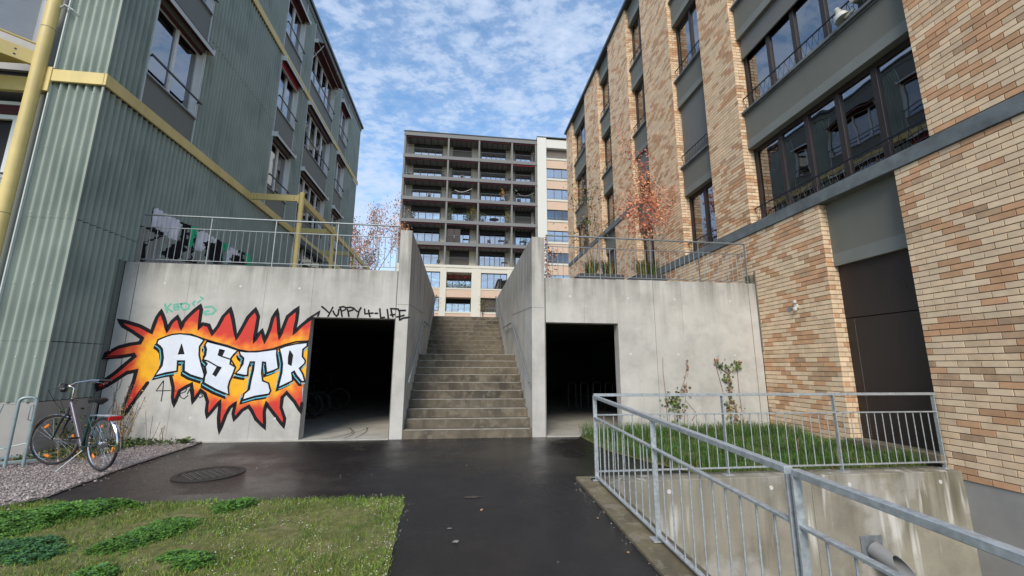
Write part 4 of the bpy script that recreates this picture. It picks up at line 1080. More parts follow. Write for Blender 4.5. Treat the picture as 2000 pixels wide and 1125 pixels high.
# a thin pale flashing on the band
ro = MB(); ro.box(BX - .12, BX + .6, NEARY, ENDY + .1, RTOP, RTOP + .16)
ro.build('roof_edge', DARKM, RB, bevel=.01)
LEDGE = (7.86, 11.02, 14.20); SOFF = (6.85, 10.0, 13.18, 16.38)
WZ = [(BZ1, 6.85), (7.88, 10.0), (11.04, 13.18), (14.22, 16.38)]
XF = BX + .30
def rwindow(y0, y1, z0, z1, nl, blind, curt, first):
    f = .075
    w = MB(); w.box(XF, XF + .07, y0, y1, z0, z0 + f).box(XF, XF + .07, y0, y1, z1 - .10, z1)
    for y in (y0, y1 - .09): w.box(XF, XF + .07, y, y + .09, z0 + f, z1 - .10)
    o = w.build('window', BFRAME, RB, bevel=.003)
    ys = [y0 + .09 + (y1 - y0 - .18) * i / nl for i in range(nl + 1)]
    for y in ys[1:-1]:
        MB().box(XF - .012, XF + .06, y - .055, y + .055, z0 + f, z1 - .10).build('mullion', BFRAME, o, bevel=.004)
    for a, c in zip(ys, ys[1:]):
        box('pane', GLASS, o, XF + .035, XF + .041, a + .045, c - .045, z0 + f, z1 - .10)
    if curt:
        for a, c in zip(ys, ys[1:]):
            if R.random() < curt:
                n = 30; vs = []
                for i in range(n + 1):
                    y = a + .05 + (c - a - .1) * i / n
                    vs += [(XF + .12 + .014 * sin(i * 1.7), y, z0 + .05), (XF + .12 + .014 * sin(i * 1.7), y, z1 - .12)]
                MB().add(vs, [(2 * i, 2 * i + 1, 2 * i + 3, 2 * i + 2) for i in range(n)]).build('curtain', CURT, o)
    if blind:
        bl = MB(); n = max(1, int((z1 - z0) * blind / .05)); zb = z1 - (z1 - z0) * blind
        bl.box(XF - .075, XF - .055, y0 + .02, y1 - .02, zb, z1 - .01)
        bl.box(XF - .085, XF - .045, y0 + .02, y1 - .02, zb - .03, zb)
        bl.build('outside_blind', BLIND, o)
    # railing of zigzag rods
    X = BX + .13; zt = z0 + (.36 if not first else .40); zb = z0 + .02
    rl = MB(); rl.box(X - .012, X + .012, y0 + .005, y1 - .005, zt - .012, zt + .012)
    rl.box(X - .008, X + .008, y0 + .005, y1 - .005, zb, zb + .012)
    n = max(4, round((y1 - y0) / .155)); dy = (y1 - y0 - .04) / n
    for i in range(n):
        y = y0 + .02 + dy * i
        rl.tube([(X, y, zt - .01), (X, y + dy * .5, zb + .01)], .0045, 5, False).tube([(X, y + dy * .5, zb + .01), (X, y + dy, zt - .01)], .0045, 5, False)
    rl.build('window_railing', BLK, o)
blinds = {(0, 1): .26, (1, 1): 1.0, (2, 1): .62}
blinds = {(0, 1): .26, (1, 1): .985, (2, 1): .60}
curts = {(0, 1): .9, (1, 2): .3, (1, 0): 0}
for bi, (y0, y1, nl) in enumerate(BAYS):
    for li, (z0, z1) in enumerate(WZ):
        if li == 0 and bi > 2: continue
        if li == 0 and bi == 2: z0 = 3.45
        if li == 1 and bi > 2: z0 = B3 + .01
        rwindow(y0 + .015, y1 - .015, z0, z1, nl, blinds.get((bi, li), .0), curts.get((bi, li), .25), li == 0)
    for li, (zs, zl) in enumerate(zip(SOFF, LEDGE + (RTOP,))):
        if li == 0 and bi > 2: continue
        sp = MB(); sp.box(BX + .14, BX + .38, y0 + .004, y1 - .004, zs + .22, zl - (.06 if li < 3 else .0))
        s_ = sp.build('spandrel', SPAND, RB)
        MB().box(BX + .132, BX + .38, y0 + .003, y1 - .003, zs, zs + .22).build('spandrel_edge', SPAND_B, s_, bevel=.004)
        if li < 3:
            MB().box(BX + .06, BX + .40, y0 + .002, y1 - .002, zl - .05, zl + .01).box(BX + .11, BX + .2, y0 + .002, y1 - .002, zl - .085, zl - .05).build('ledge', BAND, s_, bevel=.004)
# end caps of the ledges: pale notches in the pier corner
for y0, y1, nl in BAYS:
    for zl in LEDGE:
        if zl < 8 and y1 > 16: continue
        box('ledge_notch', CREAM, RB, BX - .006, BX + .03, y1 + .0, y1 + .06, zl - .17, zl + .01)
# door recess
dr = MB(); dr.box(BX + .16, BX + .3, 5.385, 6.828, 3.38, 4.64); d0 = dr.build('spandrel', SPAND, RB)
box('spandrel_edge', SPAND_B, d0, BX + .155, BX + .3, 5.386, 6.827, 3.36, 3.60)
door = box('door_upper_panel', DOORM, RB, BX + .235, BX + .30, 5.385, 6.83, 2.36, 3.37)
dm = box('door', DOORM, RB, BX + .240, BX + .30, 5.385, 6.83, .22, 2.345)
jf = MB(); jf.box(BX + .237, BX + .2405, 6.66, 6.665, .24, 2.34); jf.build('door_gap', JOINT, dm)
MB().lathe((BX + .24, 5.50, 1.32), (-1, 0, 0), [(.022, 0), (.022, .012), (0, .014)], 12).build('lock_cylinder', RED, dm)
MB().tube([(BX + .24, 5.47, 1.17), (BX + .18, 5.47, 1.17), (BX + .18, 5.58, 1.17)], .009, 8).build('handle', DARKM, dm)
stn = MB()
for a, c in (((6.05, 2.86), (5.72, 2.90)), ((5.72, 2.90), (5.68, 2.72))): stn.beam((BX + .233, a[0], a[1]), (BX + .233, c[0], c[1]), .004, .012)
stn.build('scratch_mark', M('scratch_grey', (.045, .035, .032), .7, .2, 9), door)
box('door_step', KERB, RB, BX - .10, BX + .23, 5.36, 6.86, .10, .22, bevel=.008)
# sensor and plate
sn = thing('wall_sensor', 'small white motion sensor lamp on the brick wall left of the black door', 'sensor', (BX, 7.64, 2.7))
sb = MB().box(BX - .05, BX - .002, 7.60, 7.68, 2.66, 2.74); sb.build('sensor_body', OFFW, sn, bevel=.008)
MB().lathe((BX - .06, 7.64, 2.655), (0, 0, -1), [(.0, -.03), (.038, -.02), (.042, .02), (.03, .05), (0, .055)], 14).build('sensor_lens', OFFW, sn, smooth=True)
MB().lathe((BX - .05, 7.64, 2.79), (0, 0, 1), [(.03, -.03), (.036, .0), (.028, .03), (0, .035)], 14).build('sensor_cap', OFFW, sn, smooth=True)
MB().lathe((BX - .004, 7.85, 2.66), (-1, 0, 0), [(.055, 0), (.055, .008), (0, .01)], 18).build('cover_plate', GALV2, RB)
# corner guard between the concrete wall and the bricks
box('corner_strip', JOINT, RB, BX - .025, BX - .004, 8.735, 8.765, 1.8, 3.7)
box('parapet_stub', KERB, RB, BX - .1, BX - .01, 8.80, 8.98, 3.40, 3.62)

# things on the first window ledge
orn = thing('ribbed_white_lantern', 'white ribbed lantern clipped to the black window railing', 'lantern', (7.06, 5.86, 7.9))
ax = Vector((-.1, .25, .95)).normalized(); c0 = Vector((7.08, 5.86, 7.97))
MB().lathe(c0, ax, [(.0, .03), (.10, .015), (.135, 0), (.138, .012), (.13, .06), (.105, .11), (.075, .14), (.055, .15)], 26).build('shade', OFFW, orn, smooth=True)
rbm = MB()
for i in range(4): rbm.lathe(c0 + ax * (.15 + i * .028), ax, [(.0, 0), (.066 - i * .007, .0), (.070 - i * .007, .008), (.066 - i * .007, .018), (.045, .02)], 22)
rbm.lathe(c0 + ax * .262, ax, [(.048, 0), (.04, .03), (.0, .045)], 18)
rbm.build('ribbed_cap', OFFW, orn, smooth=True)
MB().tube([c0 + Vector((0, -.04, .0)), c0 + Vector((0, -.13, -.015)), c0 + Vector((0, -.22, .01))], [.03, .034, .022], 10).build('arm', OFFW, orn, smooth=True)
MB().tube([c0 + ax * .17 + Vector((0, .06, 0)), c0 + ax * .15 + Vector((0, .12, 0))], .02, 8).build('clip', OFFW, orn)
pb = thing('window_planter', 'beige planter box hung on the window railing beside the white lantern', 'planter', (7.04, 5.35, 8.1))
MB().prism([(7.0, 5.62, 8.06), (7.16, 5.62, 8.06), (7.18, 5.68, 8.30), (6.98, 5.68, 8.30)], (0, -.85, 0)).build('planter_box', BEIGE, pb, bevel=.01, fix=True)
ltm = MB()
for i in range(26):
    p = Vector((7.06 + R.uniform(-.04, .04), 4.9 + R.random() * .8, 7.93 + R.random() * .12)); ltm.lathe(p, (0, 0, 1), [(0, -.012), (.012, 0), (0, .012)], 6)
tag(ltm.build('dark_ivy', LEAFD, pb), kind='stuff')
# ================================================================== TOWER
KT = .877; TY = 50.0
TW = thing('apartment_tower', 'tall background apartment block with dark balconies in four columns and a pale side wing', 'building', (1, TY, 3))
tx = lambda x: x * KT
tz = lambda z: CAMH + (z - CAMH) * KT
def tbox(name, m, x0, x1, y0, y1, z0, z1, parent=None): return box(name, m, parent or TW, tx(x0), tx(x1), TY + y0, TY + y1, tz(z0), tz(z1))
PX = [-8.8, -2.42, 2.16, 7.16, 10.83]
SL = [(35.55, 35.0), (32.0, 31.5), (28.72, 28.22), (25.4, 24.93), (22.05, 21.58), (18.72, 18.25), (15.42, 15.05)]
tbox('building_core', TWR_C, -8.7, 10.9, 2.2, 14, 3, 35.4)
tbox('building_core', TWR_W, 11.05, 34, .6, 14, 3, 36.0)
for zt, zb in SL: tbox('floor_slab', TWR_G if zt != 15.42 else TWR_C, -8.95, 10.98, -.06, 2.2, zb, zt)
tbox('roof_edge', TWR_D, -9.0, 11.0, -.1, 2.3, 35.56, 35.72)
for x in PX: tbox('frame_post', TWR_G, x - .12, x + .12, 0, .22, 15.42, 35.0)
tbox('side_wall', TWR_C, -8.92, -8.72, .3, 2.2, 15.4, 35.0)
for x in PX[1:4]: tbox('balcony_divider', TWR_C, x - .06, x + .06, .25, 2.2, 15.42, 35.0)
WINX = [(-7.7, -3.4, 4), (-1.8, 1.05, 3), (2.6, 6.43, 5), (8.0, 10.47, 3)]
def twin(x0, x1, n, z0, z1, y, frame=DARKM, parent=None, g=None, y2=.08):
    w = MB(); X0, X1, Z0, Z1 = tx(x0), tx(x1), tz(z0), tz(z1); yy = TY + y
    w.box(X0, X1, yy, yy + .06, Z0, Z0 + .07).box(X0, X1, yy, yy + .06, Z1 - .07, Z1)
    for i in range(n + 1):
        x = X0 + (X1 - X0) * i / n; x = min(max(x, X0 + .035), X1 - .035); w.box(x - .035, x + .035, yy, yy + .06, Z0 + .07, Z1 - .07)
    o = w.build('window', frame, TW)
    for i in range(n):
        if R.random() < .3: box('curtain', CURT, o, X0 + (X1 - X0) * i / n + .04, X0 + (X1 - X0) * (i + R.uniform(.4, .95)) / n, yy + .055, yy + .058, Z0 + .08, Z1 - .08)
        a = X0 + (X1 - X0) * i / n + .035; c = X0 + (X1 - X0) * (i + 1) / n - .035
        box('pane', g or GLASS_T, o, a, c, yy + .035, yy + .04, Z0 + .07, Z1 - .07)
    return o
rb_ = MB(); aw = MB()
for li in range(6):
    zf = SL[li + 1][0]; zc = SL[li][1]
    for bi, (x0, x1, n) in enumerate(WINX):
        tbox('window_reveal', TWR_D, x0 - .02, x1 + .02, 2.15, 2.199, zf, zc - .02)
        shut = (li, bi) in ((5, 1), (3, 3), (0, 1))
        if shut:
            s_ = MB(); Z = tz(zf)
            while Z < tz(zc - .9): s_.box(tx(x0), tx(x1), TY + 2.09, TY + 2.115, Z, Z + .09); Z += .1
            s_.build('roller_shutter', M('shutter_brown', (.13, .11, .095), .7, .1, 1), TW)
        else:
            twin(x0, x1, n, zf + .02, zc - .55, 2.05)
            tbox('shutter_box', TWR_D, x0, x1, 2.02, 2.14, zc - .55, zc - .02)
        X0, X1 = tx(PX[bi] + .12), tx(PX[bi + 1] - .12); Zf = tz(zf)
        r_ = MB(); r_.box(X0, X1, TY + .08, TY + .11, Zf + .94, Zf + .97).box(X0, X1, TY + .08, TY + .11, Zf + .05, Zf + .07)
        x = X0 + .12
        while x < X1: r_.box(x - .007, x + .007, TY + .088, TY + .102, Zf + .07, Zf + .94); x += .13
        r_.build('balcony_railing', RAIL_T, TW)
        red = RED if (li, bi) == (1, 3) else MAROON
        a = MB(); a.box(X0, X1, TY + .10, TY + .26, tz(zc) - .17, tz(zc) - .02); a.build('awning', red, TW)
        a = MB(); k = 6
        for q in range(k): 
            xx = X0 + (X1 - X0) * (q + .5) / k; a.box(xx - .03, xx + .03, TY + .26, TY + 2.1, tz(zc) - .10, tz(zc) - .01)
        a.build('ceiling_rib', TWR_D, TW)
# side column and wing
tbox('white_column', TWR_W, 11.02, 12.42, -.15, .8, 3, 36.15)
tbox('wing_parapet', TWR_W, 12.42, 34, .0, .6, 34.6, 36.0)
tbox('roof_edge', TWR_D, 11.0, 34, -.18, .9, 36.15, 36.3)
WB = [(34.6, 32.9), (31.25, 29.55), (27.9, 26.2), (24.55, 22.9), (21.25, 19.5), (17.85, 16.25), (14.5, 12.6), (11.0, 9.2)]
prev = None
for i, (t, b_) in enumerate(WB):
    nt_ = WB[i + 1][0] if i + 1 < len(WB) else 5
    tbox('wing_spandrel', TWR_B, 12.42, 34, .08, .6, nt_ + .0, b_ - .32)
    tbox('wing_ledge', TWR_C, 12.42, 34, .0, .6, b_ - .32, b_ - .02)
    for k in range(4):
        if i == 0: 
            tbox('loggia_back', M('loggia_brown', (.14, .11, .09), .8, .1, 1), 12.42 + k * 5.3, 12.42 + k * 5.3 + 5.3, .5, .6, b_, t)
        else:
            twin(12.44 + k * 5.3, 12.44 + k * 5.3 + 4.9, 4 if True else 3, b_, t, .25, g=GLASS_T if i not in (3, 5) else GLASS_D)
            tbox('wing_pier', TWR_C, 12.44 + k * 5.3 + 4.9, 12.44 + (k + 1) * 5.3, .15, .6, b_, t)
    r_ = MB(); r_.box(tx(12.45), tx(30), TY + .06, TY + .09, tz(b_) + .30, tz(b_) + .325).box(tx(12.45), tx(30), TY + .06, TY + .09, tz(b_) + .12, tz(b_) + .14)
    x = tx(12.6)
    while x < tx(30): r_.box(x - .015, x + .015, TY + .06, TY + .09, tz(b_), tz(b_) + .32); x += 1.2
    r_.build('wing_railing', GALV2, TW)
# lower storeys with pale columns
cols_ = [(-9.0, -7.9), (-2.94, -2.08), (1.46, 2.78), (6.55, 7.7), (10.2, 11.0)]
for a, c in cols_: tbox('pale_column', TWR_C, a, c, -.02, 2.2, 3, 15.05)
tbox('pale_band', TWR_C, -8.9, 11.0, .02, 2.2, 14.42, 15.05)
for (a, c), (d, e) in zip(cols_, cols_[1:]):
    tbox('beige_spandrel', TWR_B, c, d, .1, 2.2, 10.85, 11.95); tbox('ledge', TWR_C, c, d, .05, 2.2, 11.95, 12.15)
    tbox('beige_spandrel', TWR_B, c, d, .1, 2.2, 3, 8.55); tbox('ledge', TWR_C, c, d, .05, 2.2, 8.55, 8.8)
    if a < -2.5 and a > -4:
        tbox('loggia_back', INT_L, c, d, 2.0, 2.19, 12.2, 14.4); twin(c, d, 4, 12.3, 13.6, 1.6); 
        tbox('loggia_back', TWR_D, c, d, 1.9, 2.19, 8.85, 10.84); twin(c + .05, d - .05, 4, 8.85, 10.1, .9)
    elif a > 1 and a < 3:
        twin(c + .02, d - .02, 4, 12.16, 14.4, .3); tbox('window_reveal', INT, c, d, 2.1, 2.19, 12.2, 14.4)
        s_ = MB(); Z = tz(8.9)
        while Z < tz(10.8): s_.box(tx(c), tx(d), TY + .4, TY + .42, Z, Z + .07); Z += .09
        s_.build('roller_shutter', M('shutter_dark', (.075, .06, .045), .7, .2, 1.5), TW)
        r_ = MB(); r_.box(tx(c), tx(d), TY + .06, TY + .1, tz(9.4), tz(9.4) + .03)
        x = tx(c)
        while x < tx(d): r_.box(x, x + .02, TY + .06, TY + .1, tz(8.8), tz(9.4)); x += .35
        r_.build('balcony_railing', GALV2, TW)
    else:
        twin(c + .02, d - .02, 4, 12.16, 14.4, .3); twin(c + .02, d - .02, 4, 8.85, 10.8, .3)
        tbox('window_reveal', INT, c, d, 2.1, 2.19, 8.8, 14.4)

# ------------------------------------------------------------------ foliage helpers
def leafquad(mb, p, s, d=None, asp=.6):
    n = Vector((R.gauss(0, 1), R.gauss(0, 1), R.gauss(.4, 1))).normalized() if d is None else d
    a = n.cross(Vector((R.random(), R.random(), R.random()))).normalized(); b = n.cross(a)
    mb.add([p - a * s * .5, p + b * s * asp * .45, p + a * s * .5, p - b * s * asp * .45], [(0, 1, 2, 3)])
def blob(parent, name, m, c, rad_, n, s, flat=1.0, hollow=.35, mats=None):
    mb = MB()
    for m_ in (mats or [m]): mb.mat(m_)
    c = Vector(c); k = [Vector((R.gauss(0, 1), R.gauss(0, 1), R.gauss(0, 1))).normalized() * R.uniform(.2, .9) for _ in range(9)]
    for i in range(n):
        q = R.choice(k) * rad_ * .75 + Vector((R.gauss(0, 1), R.gauss(0, 1), R.gauss(0, 1))) * rad_ * .28
        q.z *= flat
        mb.cur = R.randrange(len(mb.mats)); leafquad(mb, c + q, s * R.uniform(.6, 1.3))
    return mb.build(name, None, parent)
def tree(name, label, cat, base, h, spread, leafs, s, mats, bark, trunk_r, stems=1, lean=(0, 0), group=None, depth=3, crown0=.35, sparse=1.0):
    t = thing(name, label, cat, base, group)
    tb = MB(); tips = []
    def grow(p, d, L, r, lv):
        pts = [p]; q = Vector(p); dd = Vector(d)
        for i in range(4):
            dd = (dd + Vector((R.gauss(0, .10), R.gauss(0, .10), R.gauss(.04, .05)))).normalized(); q = q + dd * L / 4; pts.append(q.copy())
            if lv >= 1: tips.append((q.copy(), lv))
        tb.tube(pts, r, 6 if lv else 8, False, r2=r * .5)
        if lv < depth:
            for k in range(4 if lv == 0 else 3):
                i = R.choice((1, 2, 3, 4)) if lv else R.choice((1, 2, 3, 3, 4)); a = R.uniform(0, 2 * pi)
                nd_ = (dd * .8 + Vector((cos(a), sin(a), R.uniform(.1, .7))) * spread).normalized(); grow(pts[i], nd_, L * R.uniform(.5, .72), r * .45, lv + 1)
    for k in range(stems):
        a = R.uniform(0, 2 * pi); o_ = Vector((cos(a), sin(a), 0)) * (.08 if stems > 1 else 0)
        grow(Vector(base) + o_, Vector((lean[0] + (R.uniform(-.16, .16) if stems > 1 else 0), lean[1] + (R.uniform(-.16, .16) if stems > 1 else 0), 1)).normalized(), h * .62 * R.uniform(.85, 1.05), trunk_r, 0)
    tb.build('trunk', bark, t, smooth=True)
    cr = MB()
    for m_ in mats: cr.mat(m_)
    tips = [x for x in tips if x[0].z > base[2] + h * crown0] or tips
    for i in range(leafs):
        p, lv = R.choice(tips)
        q = p + Vector((R.gauss(0, 1), R.gauss(0, 1), R.gauss(0, 1))) * h * .035 * sparse
        cr.cur = min(len(mats) - 1, int(abs(mnoise.noise(q * 1.2)) * 3 * len(mats) * R.uniform(.4, 1.2))) ; leafquad(cr, q, s * R.uniform(.6, 1.3))
    cr.build('crown', None, t)
    return t
# balcony plants on the tower (name, x, storey index, height, kind)
def bplant(x, li, w, h, mats, label, n=160, s=.16):
    zf = tz(SL[li + 1][0]); t = thing('balcony_plant', label, 'plant', (tx(x), TY + .5, zf), 'plants on the tower balconies')
    MB().lathe((tx(x), TY + .5, zf), (0, 0, 1), [(.0, 0), (.16, 0), (.21, .36), (.17, .36), (0, .3)], 10).build('pot', PLANTER, t)
    mb = MB()
    for m_ in mats: mb.mat(m_)
    for i in range(n):
        q = Vector((R.gauss(0, .34) * w, R.gauss(0, .18), .35 + abs(R.gauss(.5, .32)) * h)); q.z = min(q.z, 2.5)
        mb.cur = R.randrange(len(mats)); leafquad(mb, Vector((tx(x), TY + .5, zf)) + q, s * R.uniform(.6, 1.4))
    mb.build('foliage', None, t)
bplant(-1.9, 3, .9, 1.7, [LEAFG, LEAFD], 'bushy green plant at the left end of the second balcony, fifth row down', 240)
bplant(1.3, 3, 1.0, 2.1, [LEAFY, LEAFG, LEAFG], 'tall yellow-green plant by the divider of the second balcony', 420)
bplant(2.9, 3, .8, .9, [LEAFD, LEAFG], 'low dark plant left of the third balcony')
bplant(6.6, 3, .7, 1.3, [LEAFG, LEAFY], 'green plant right end of third balcony, fifth row', 200)
bplant(5.8, 2, .5, 1.5, [LEAFY, LEAFO], 'small yellow and orange plant on a stand, fourth row', 120)
bplant(6.4, 2, .5, .8, [LEAFD], 'small dark plant at the right of the third balcony, fourth row', 90)
bplant(-.6, 2, .6, .5, [LEAFD, LEAFG], 'low plant behind the railing of the second balcony, fourth row', 90)
bplant(-5.0, 2, .4, .5, [LEAFB, LEAFG], 'small plant in a box on the first balcony, fourth row', 80)
bplant(-1.8, 1, .3, .9, [LEAFD], 'thin dark plant on the second balcony, third row', 60)
bplant(-3.1, 1, .3, .9, [LEAFD], 'thin dark plant on the first balcony, third row', 60)
bplant(-7.2, 3, .5, .8, [LEAFG, LEAFD], 'dark green plant on the first balcony, fifth row', 120)
bplant(9.2, 4, .6, .8, [LEAFD, LEAFG], 'bushy plant on the last balcony, sixth row', 120)
bplant(.6, 3, 1.3, .8, [LEAFG, LEAFD], 'row of low herbs along the railing of the second balcony, fifth row', 260)
bplant(10.2, 2, .4, .8, [LEAFD], 'dark plant on the last balcony under the string lights', 80)
hp = thing('loggia_plants', 'red and green hanging plants in the loggia below the balconies', 'plants', (tx(-.3), TY + .6, tz(12.2)))
mb = MB(); mb.mat(LEAFR); mb.mat(LEAFG); mb.mat(LEAFD)
for i in range(700):
    u = R.random(); top = R.random() < .4
    q = Vector((tx(-2.0 + 3.3 * u), TY + .5 + R.random() * .4, tz(14.25 - abs(R.gauss(0, .35))) if top else tz(12.3 + abs(R.gauss(0, .42)))))
    mb.cur = 0 if top else R.choice((1, 1, 2)); leafquad(mb, q, .15 * R.uniform(.6, 1.3))
mb.build('foliage', None, hp)
# furniture on balconies
def chair(x, li, label):
    zf = tz(SL[li + 1][0]); X = tx(x); t = thing('balcony_chair', label, 'chair', (X, TY + .7, zf), 'chairs on the tower balconies')
    MB().box(X - .22, X + .22, TY + .5, TY + .9, zf + .42, zf + .46).build('seat', BLK, t); MB().box(X - .22, X + .22, TY + .88, TY + .92, zf + .46, zf + .85).build('backrest', BLK, t)
    for a in (-.2, .2):
        for c in (.52, .88): MB().box(X + a - .015, X + a + .015, TY + c - .015, TY + c + .015, zf, zf + .42).build('leg', BLK, t)
for x, li, l in ((-8.1, 1, 'dark chair at the left end, second row'), (-.3, 1, 'dark low chair on the second balcony, second row'), (6.9, 1, 'dark chair by the post of the third balcony'), (-7.6, 4, 'dark chair on the first balcony, sixth row'), (3.9, 4, 'black chair on the third balcony, sixth row'), (6.5, 4, 'black chair at the table of the third balcony'), (-3.3, 5, 'dark folding chair at the first post, lowest row'), (-7.0, 5, 'chair behind the railing in the lowest row, far left'), (8.3, 2, 'dark chair under the string lights')): chair(x, li, l)
def tabl(x, li, label):
    zf = tz(SL[li + 1][0]); X = tx(x); t = thing('balcony_table', label, 'table', (X, TY + .8, zf), 'tables on the tower balconies')
    MB().box(X - .4, X + .4, TY + .5, TY + 1.1, zf + .70, zf + .74).build('tabletop', BLK, t)
    for a in (-.36, .36):
        for c in (.54, 1.06): MB().box(X + a - .015, X + a + .015, TY + c - .015, TY + c + .015, zf, zf + .70).build('leg', BLK, t)
for x, li, l in ((5.7, 4, 'small table on the third balcony, sixth row'), (.5, 4, 'dark low table on the second balcony, sixth row'), (8.9, 4, 'table on the last balcony, sixth row'), (6.2, 5, 'pale table on the third balcony, lowest row')): tabl(x, li, l)
pg = thing('balcony_parasol', 'folded dark parasol on the third balcony, fifth row', 'parasol', (tx(4.6), TY + .7, tz(SL[4][0])))
MB().lathe((tx(4.6), TY + .7, tz(SL[4][0])), (0, 0, 1), [(0, 0), (.3, 0), (.3, .05), (.03, .06)], 12).build('base', BLK, pg)
MB().lathe((tx(4.6), TY + .7, tz(SL[4][0])), (0, 0, 1), [(.65, .62), (.3, .75), (.03, .85), (0, .86)], 14).build('canopy', BLK, pg)
MB().tube([(tx(4.6), TY + .7, tz(SL[4][0])), (tx(4.6), TY + .7, tz(SL[4][0]) + .8)], .02, 6).build('pole', BLK, pg)
cv = thing('balcony_windscreen', 'dark brown screen on the second balcony, sixth row', 'screen', (tx(-1.5), TY + .3, tz(18.72)))
for k in range(2): MB().box(tx(-2.15 + k * 1.0), tx(-1.2 + k * .9), TY + .2, TY + .26, tz(18.72), tz(18.72) + 1.85).build('screen_panel', M('screen_brown', (.06, .045, .04), .8, .2, 2), cv)
sl = thing('string_lights', 'string of white bulbs hanging on the last balcony, fourth row', 'string lights', (tx(9), TY + .15, tz(26.9)))
for k in range(14):
    x = 7.7 + k * .21; z = 27.0 - .5 * sin(pi * k / 13) + (.35 if k < 2 else 0)
    MB().lathe((tx(x), TY + .15, tz(z)), (0, 0, 1), [(0, -.07), (.06, 0), (0, .07)], 8).build('bulb', OFFW, sl)
sl2 = thing('white_garland', 'white garland draped across the second balcony, fourth row', 'garland', (tx(-.5), TY + .15, tz(26.9)))
gl_ = MB(); gl_.tube([(tx(-1.3 + .23 * k), TY + .12, tz(26.95 - .5 * sin(pi * (k + 2) / 12) + .1)) for k in range(12)], .03, 6); gl_.build('garland', OFFW, sl2)

# trees beyond
tree('autumn_tree', 'tall thinning autumn tree with orange-brown leaves behind the corrugated building', 'tree', (-8.8, 35, 3.4), 11.0, .33, 8000, .16, [LEAFO, LEAFB, LEAFB], BARK_W, .13, stems=2, depth=3, crown0=.3, group='autumn trees behind the left building', sparse=.7)
tree('autumn_tree', 'lower round tree with golden leaves beneath the tall autumn tree', 'tree', (-8.1, 33, 3.4), 6.8, .7, 6500, .17, [LEAFY, LEAFB, LEAFG], BARK, .12, depth=3, crown0=.3, group='autumn trees behind the left building', sparse=.8)
tree('autumn_tree', 'sparse tan tree right of the golden one, near the tower', 'tree', (-7.4, 34, 3.4), 4.6, .5, 1800, .13, [LEAFO, LEAFB], BARK, .08, depth=3, crown0=.3, group='autumn trees behind the left building', sparse=.8)
# ================================================================== PLAZA PLANTING
def grass_tuft(mb, c, n, h, spread, w=.012, droop=.5):
    for i in range(n):
        a = R.uniform(0, 2 * pi); r = abs(R.gauss(0, 1)) * spread; d = Vector((cos(a), sin(a), 0)); L = h * R.uniform(.5, 1.15); dr = droop * R.uniform(.4, 1.3)
        b0 = Vector(c) + d * r * .3; side = Vector((-d.y, d.x, 0)) * w * .5
        p1 = b0 + d * L * dr * .35 + Vector((0, 0, L * .6)); p2 = b0 + d * L * dr + Vector((0, 0, L * (.95 - dr * .4)))
        mb.add([b0 - side, b0 + side, p1 + side * .8, p1 - side * .8, p2], [(0, 1, 2, 3), (3, 2, 4)])
def planter(x0, x1, y, label, gx):
    t = thing('planter_trough', label, 'planter', ((x0 + x1) / 2, y, 3.4), 'dark planters on the plaza')
    MB().box(x0, x1, y - .35, y + .35, 3.4, 3.98).build('trough', PLANTER, t, bevel=.01)
    MB().box(x0 + .04, x1 - .04, y - .31, y + .31, 3.981, 3.995).build('soil', SOIL, t)
    for k, x in enumerate(gx):
        g_ = thing('ornamental_grass', 'yellow-green arching grass tuft %s' % (('in the left planter', 'in the right planter')[0 if x < 4.6 else 1] + (', left clump' if k == 0 else ', right clump')), 'grass', (x, y, 3.98))
        mb = MB(); mb.mat(LEAFY); mb.mat(LEAFG); mb.mat(LEAFD)
        for q in range(4):
            mb.cur = (0, 1, 1, 2)[q]; grass_tuft(mb, (x + R.uniform(-.05, .05), y - .1 + R.uniform(-.1, .1), 3.98), 60, .55, .25, .016, .7)
        mb.build('blades', None, g_)
planter(3.25, 4.55, 11.1, 'long dark planter trough with grasses, left one behind the plaza railing', (3.65, 4.15))
planter(4.85, 5.75, 11.0, 'dark planter trough with grasses, right one behind the plaza railing', (5.1, 5.45))
tree('planter_tree', 'young maple with sparse orange leaves growing from the right planter', 'tree', (5.6, 11.2, 3.9), 3.4, .45, 2300, .085, [LEAFO, M('leaf_salmon', (.66, .22, .13), .7, .3, 5, isl=.35)], BARK, .020, stems=3, lean=(-.16, .12), depth=3, crown0=.22, group='young trees in the planters')
tree('planter_tree', 'thin nearly bare young tree with a few green leaves in the left planter', 'tree', (3.9, 11.4, 3.9), 3.1, .35, 520, .08, [LEAFG, LEAFB, LEAFY], BARK, .011, stems=4, depth=3, crown0=.15, group='young trees in the planters')
creep = thing('red_creeper', 'red-leaved creeper hanging beside the right stair wall on the plaza edge', 'climbing plant', (1.98, 8.98, 3.4))
mb = MB(); mb.mat(LEAFR); mb.mat(LEAFO); mb.mat(LEAFB)
for i in range(340):
    u = R.random(); q = Vector((1.93 + abs(R.gauss(0, .05)), 8.95 + R.random() * .25, 3.45 + u * 1.0)) if i < 180 else Vector((2.1 + R.gauss(0, .12), 9.15 + R.random() * .4, R.choice((3.55 + R.gauss(0, .08), 4.05 + R.gauss(0, .16)))))
    mb.cur = R.randrange(3); leafquad(mb, q, .055 * R.uniform(.6, 1.3))
mb.build('leaves', None, creep)
MB().tube([(1.95, 8.98, 3.4), (1.96, 9.0, 3.9), (1.94, 8.98, 4.45)], .006, 5).build('stem', BARK, creep)
bs = thing('stair_shrub', 'small leafy shrub at the top of the stairs in front of the tower', 'shrub', (.95, 17.3, 3.4))
mb = MB(); mb.mat(LEAFG); mb.mat(LEAFB); mb.mat(LEAFD)
tw = MB()
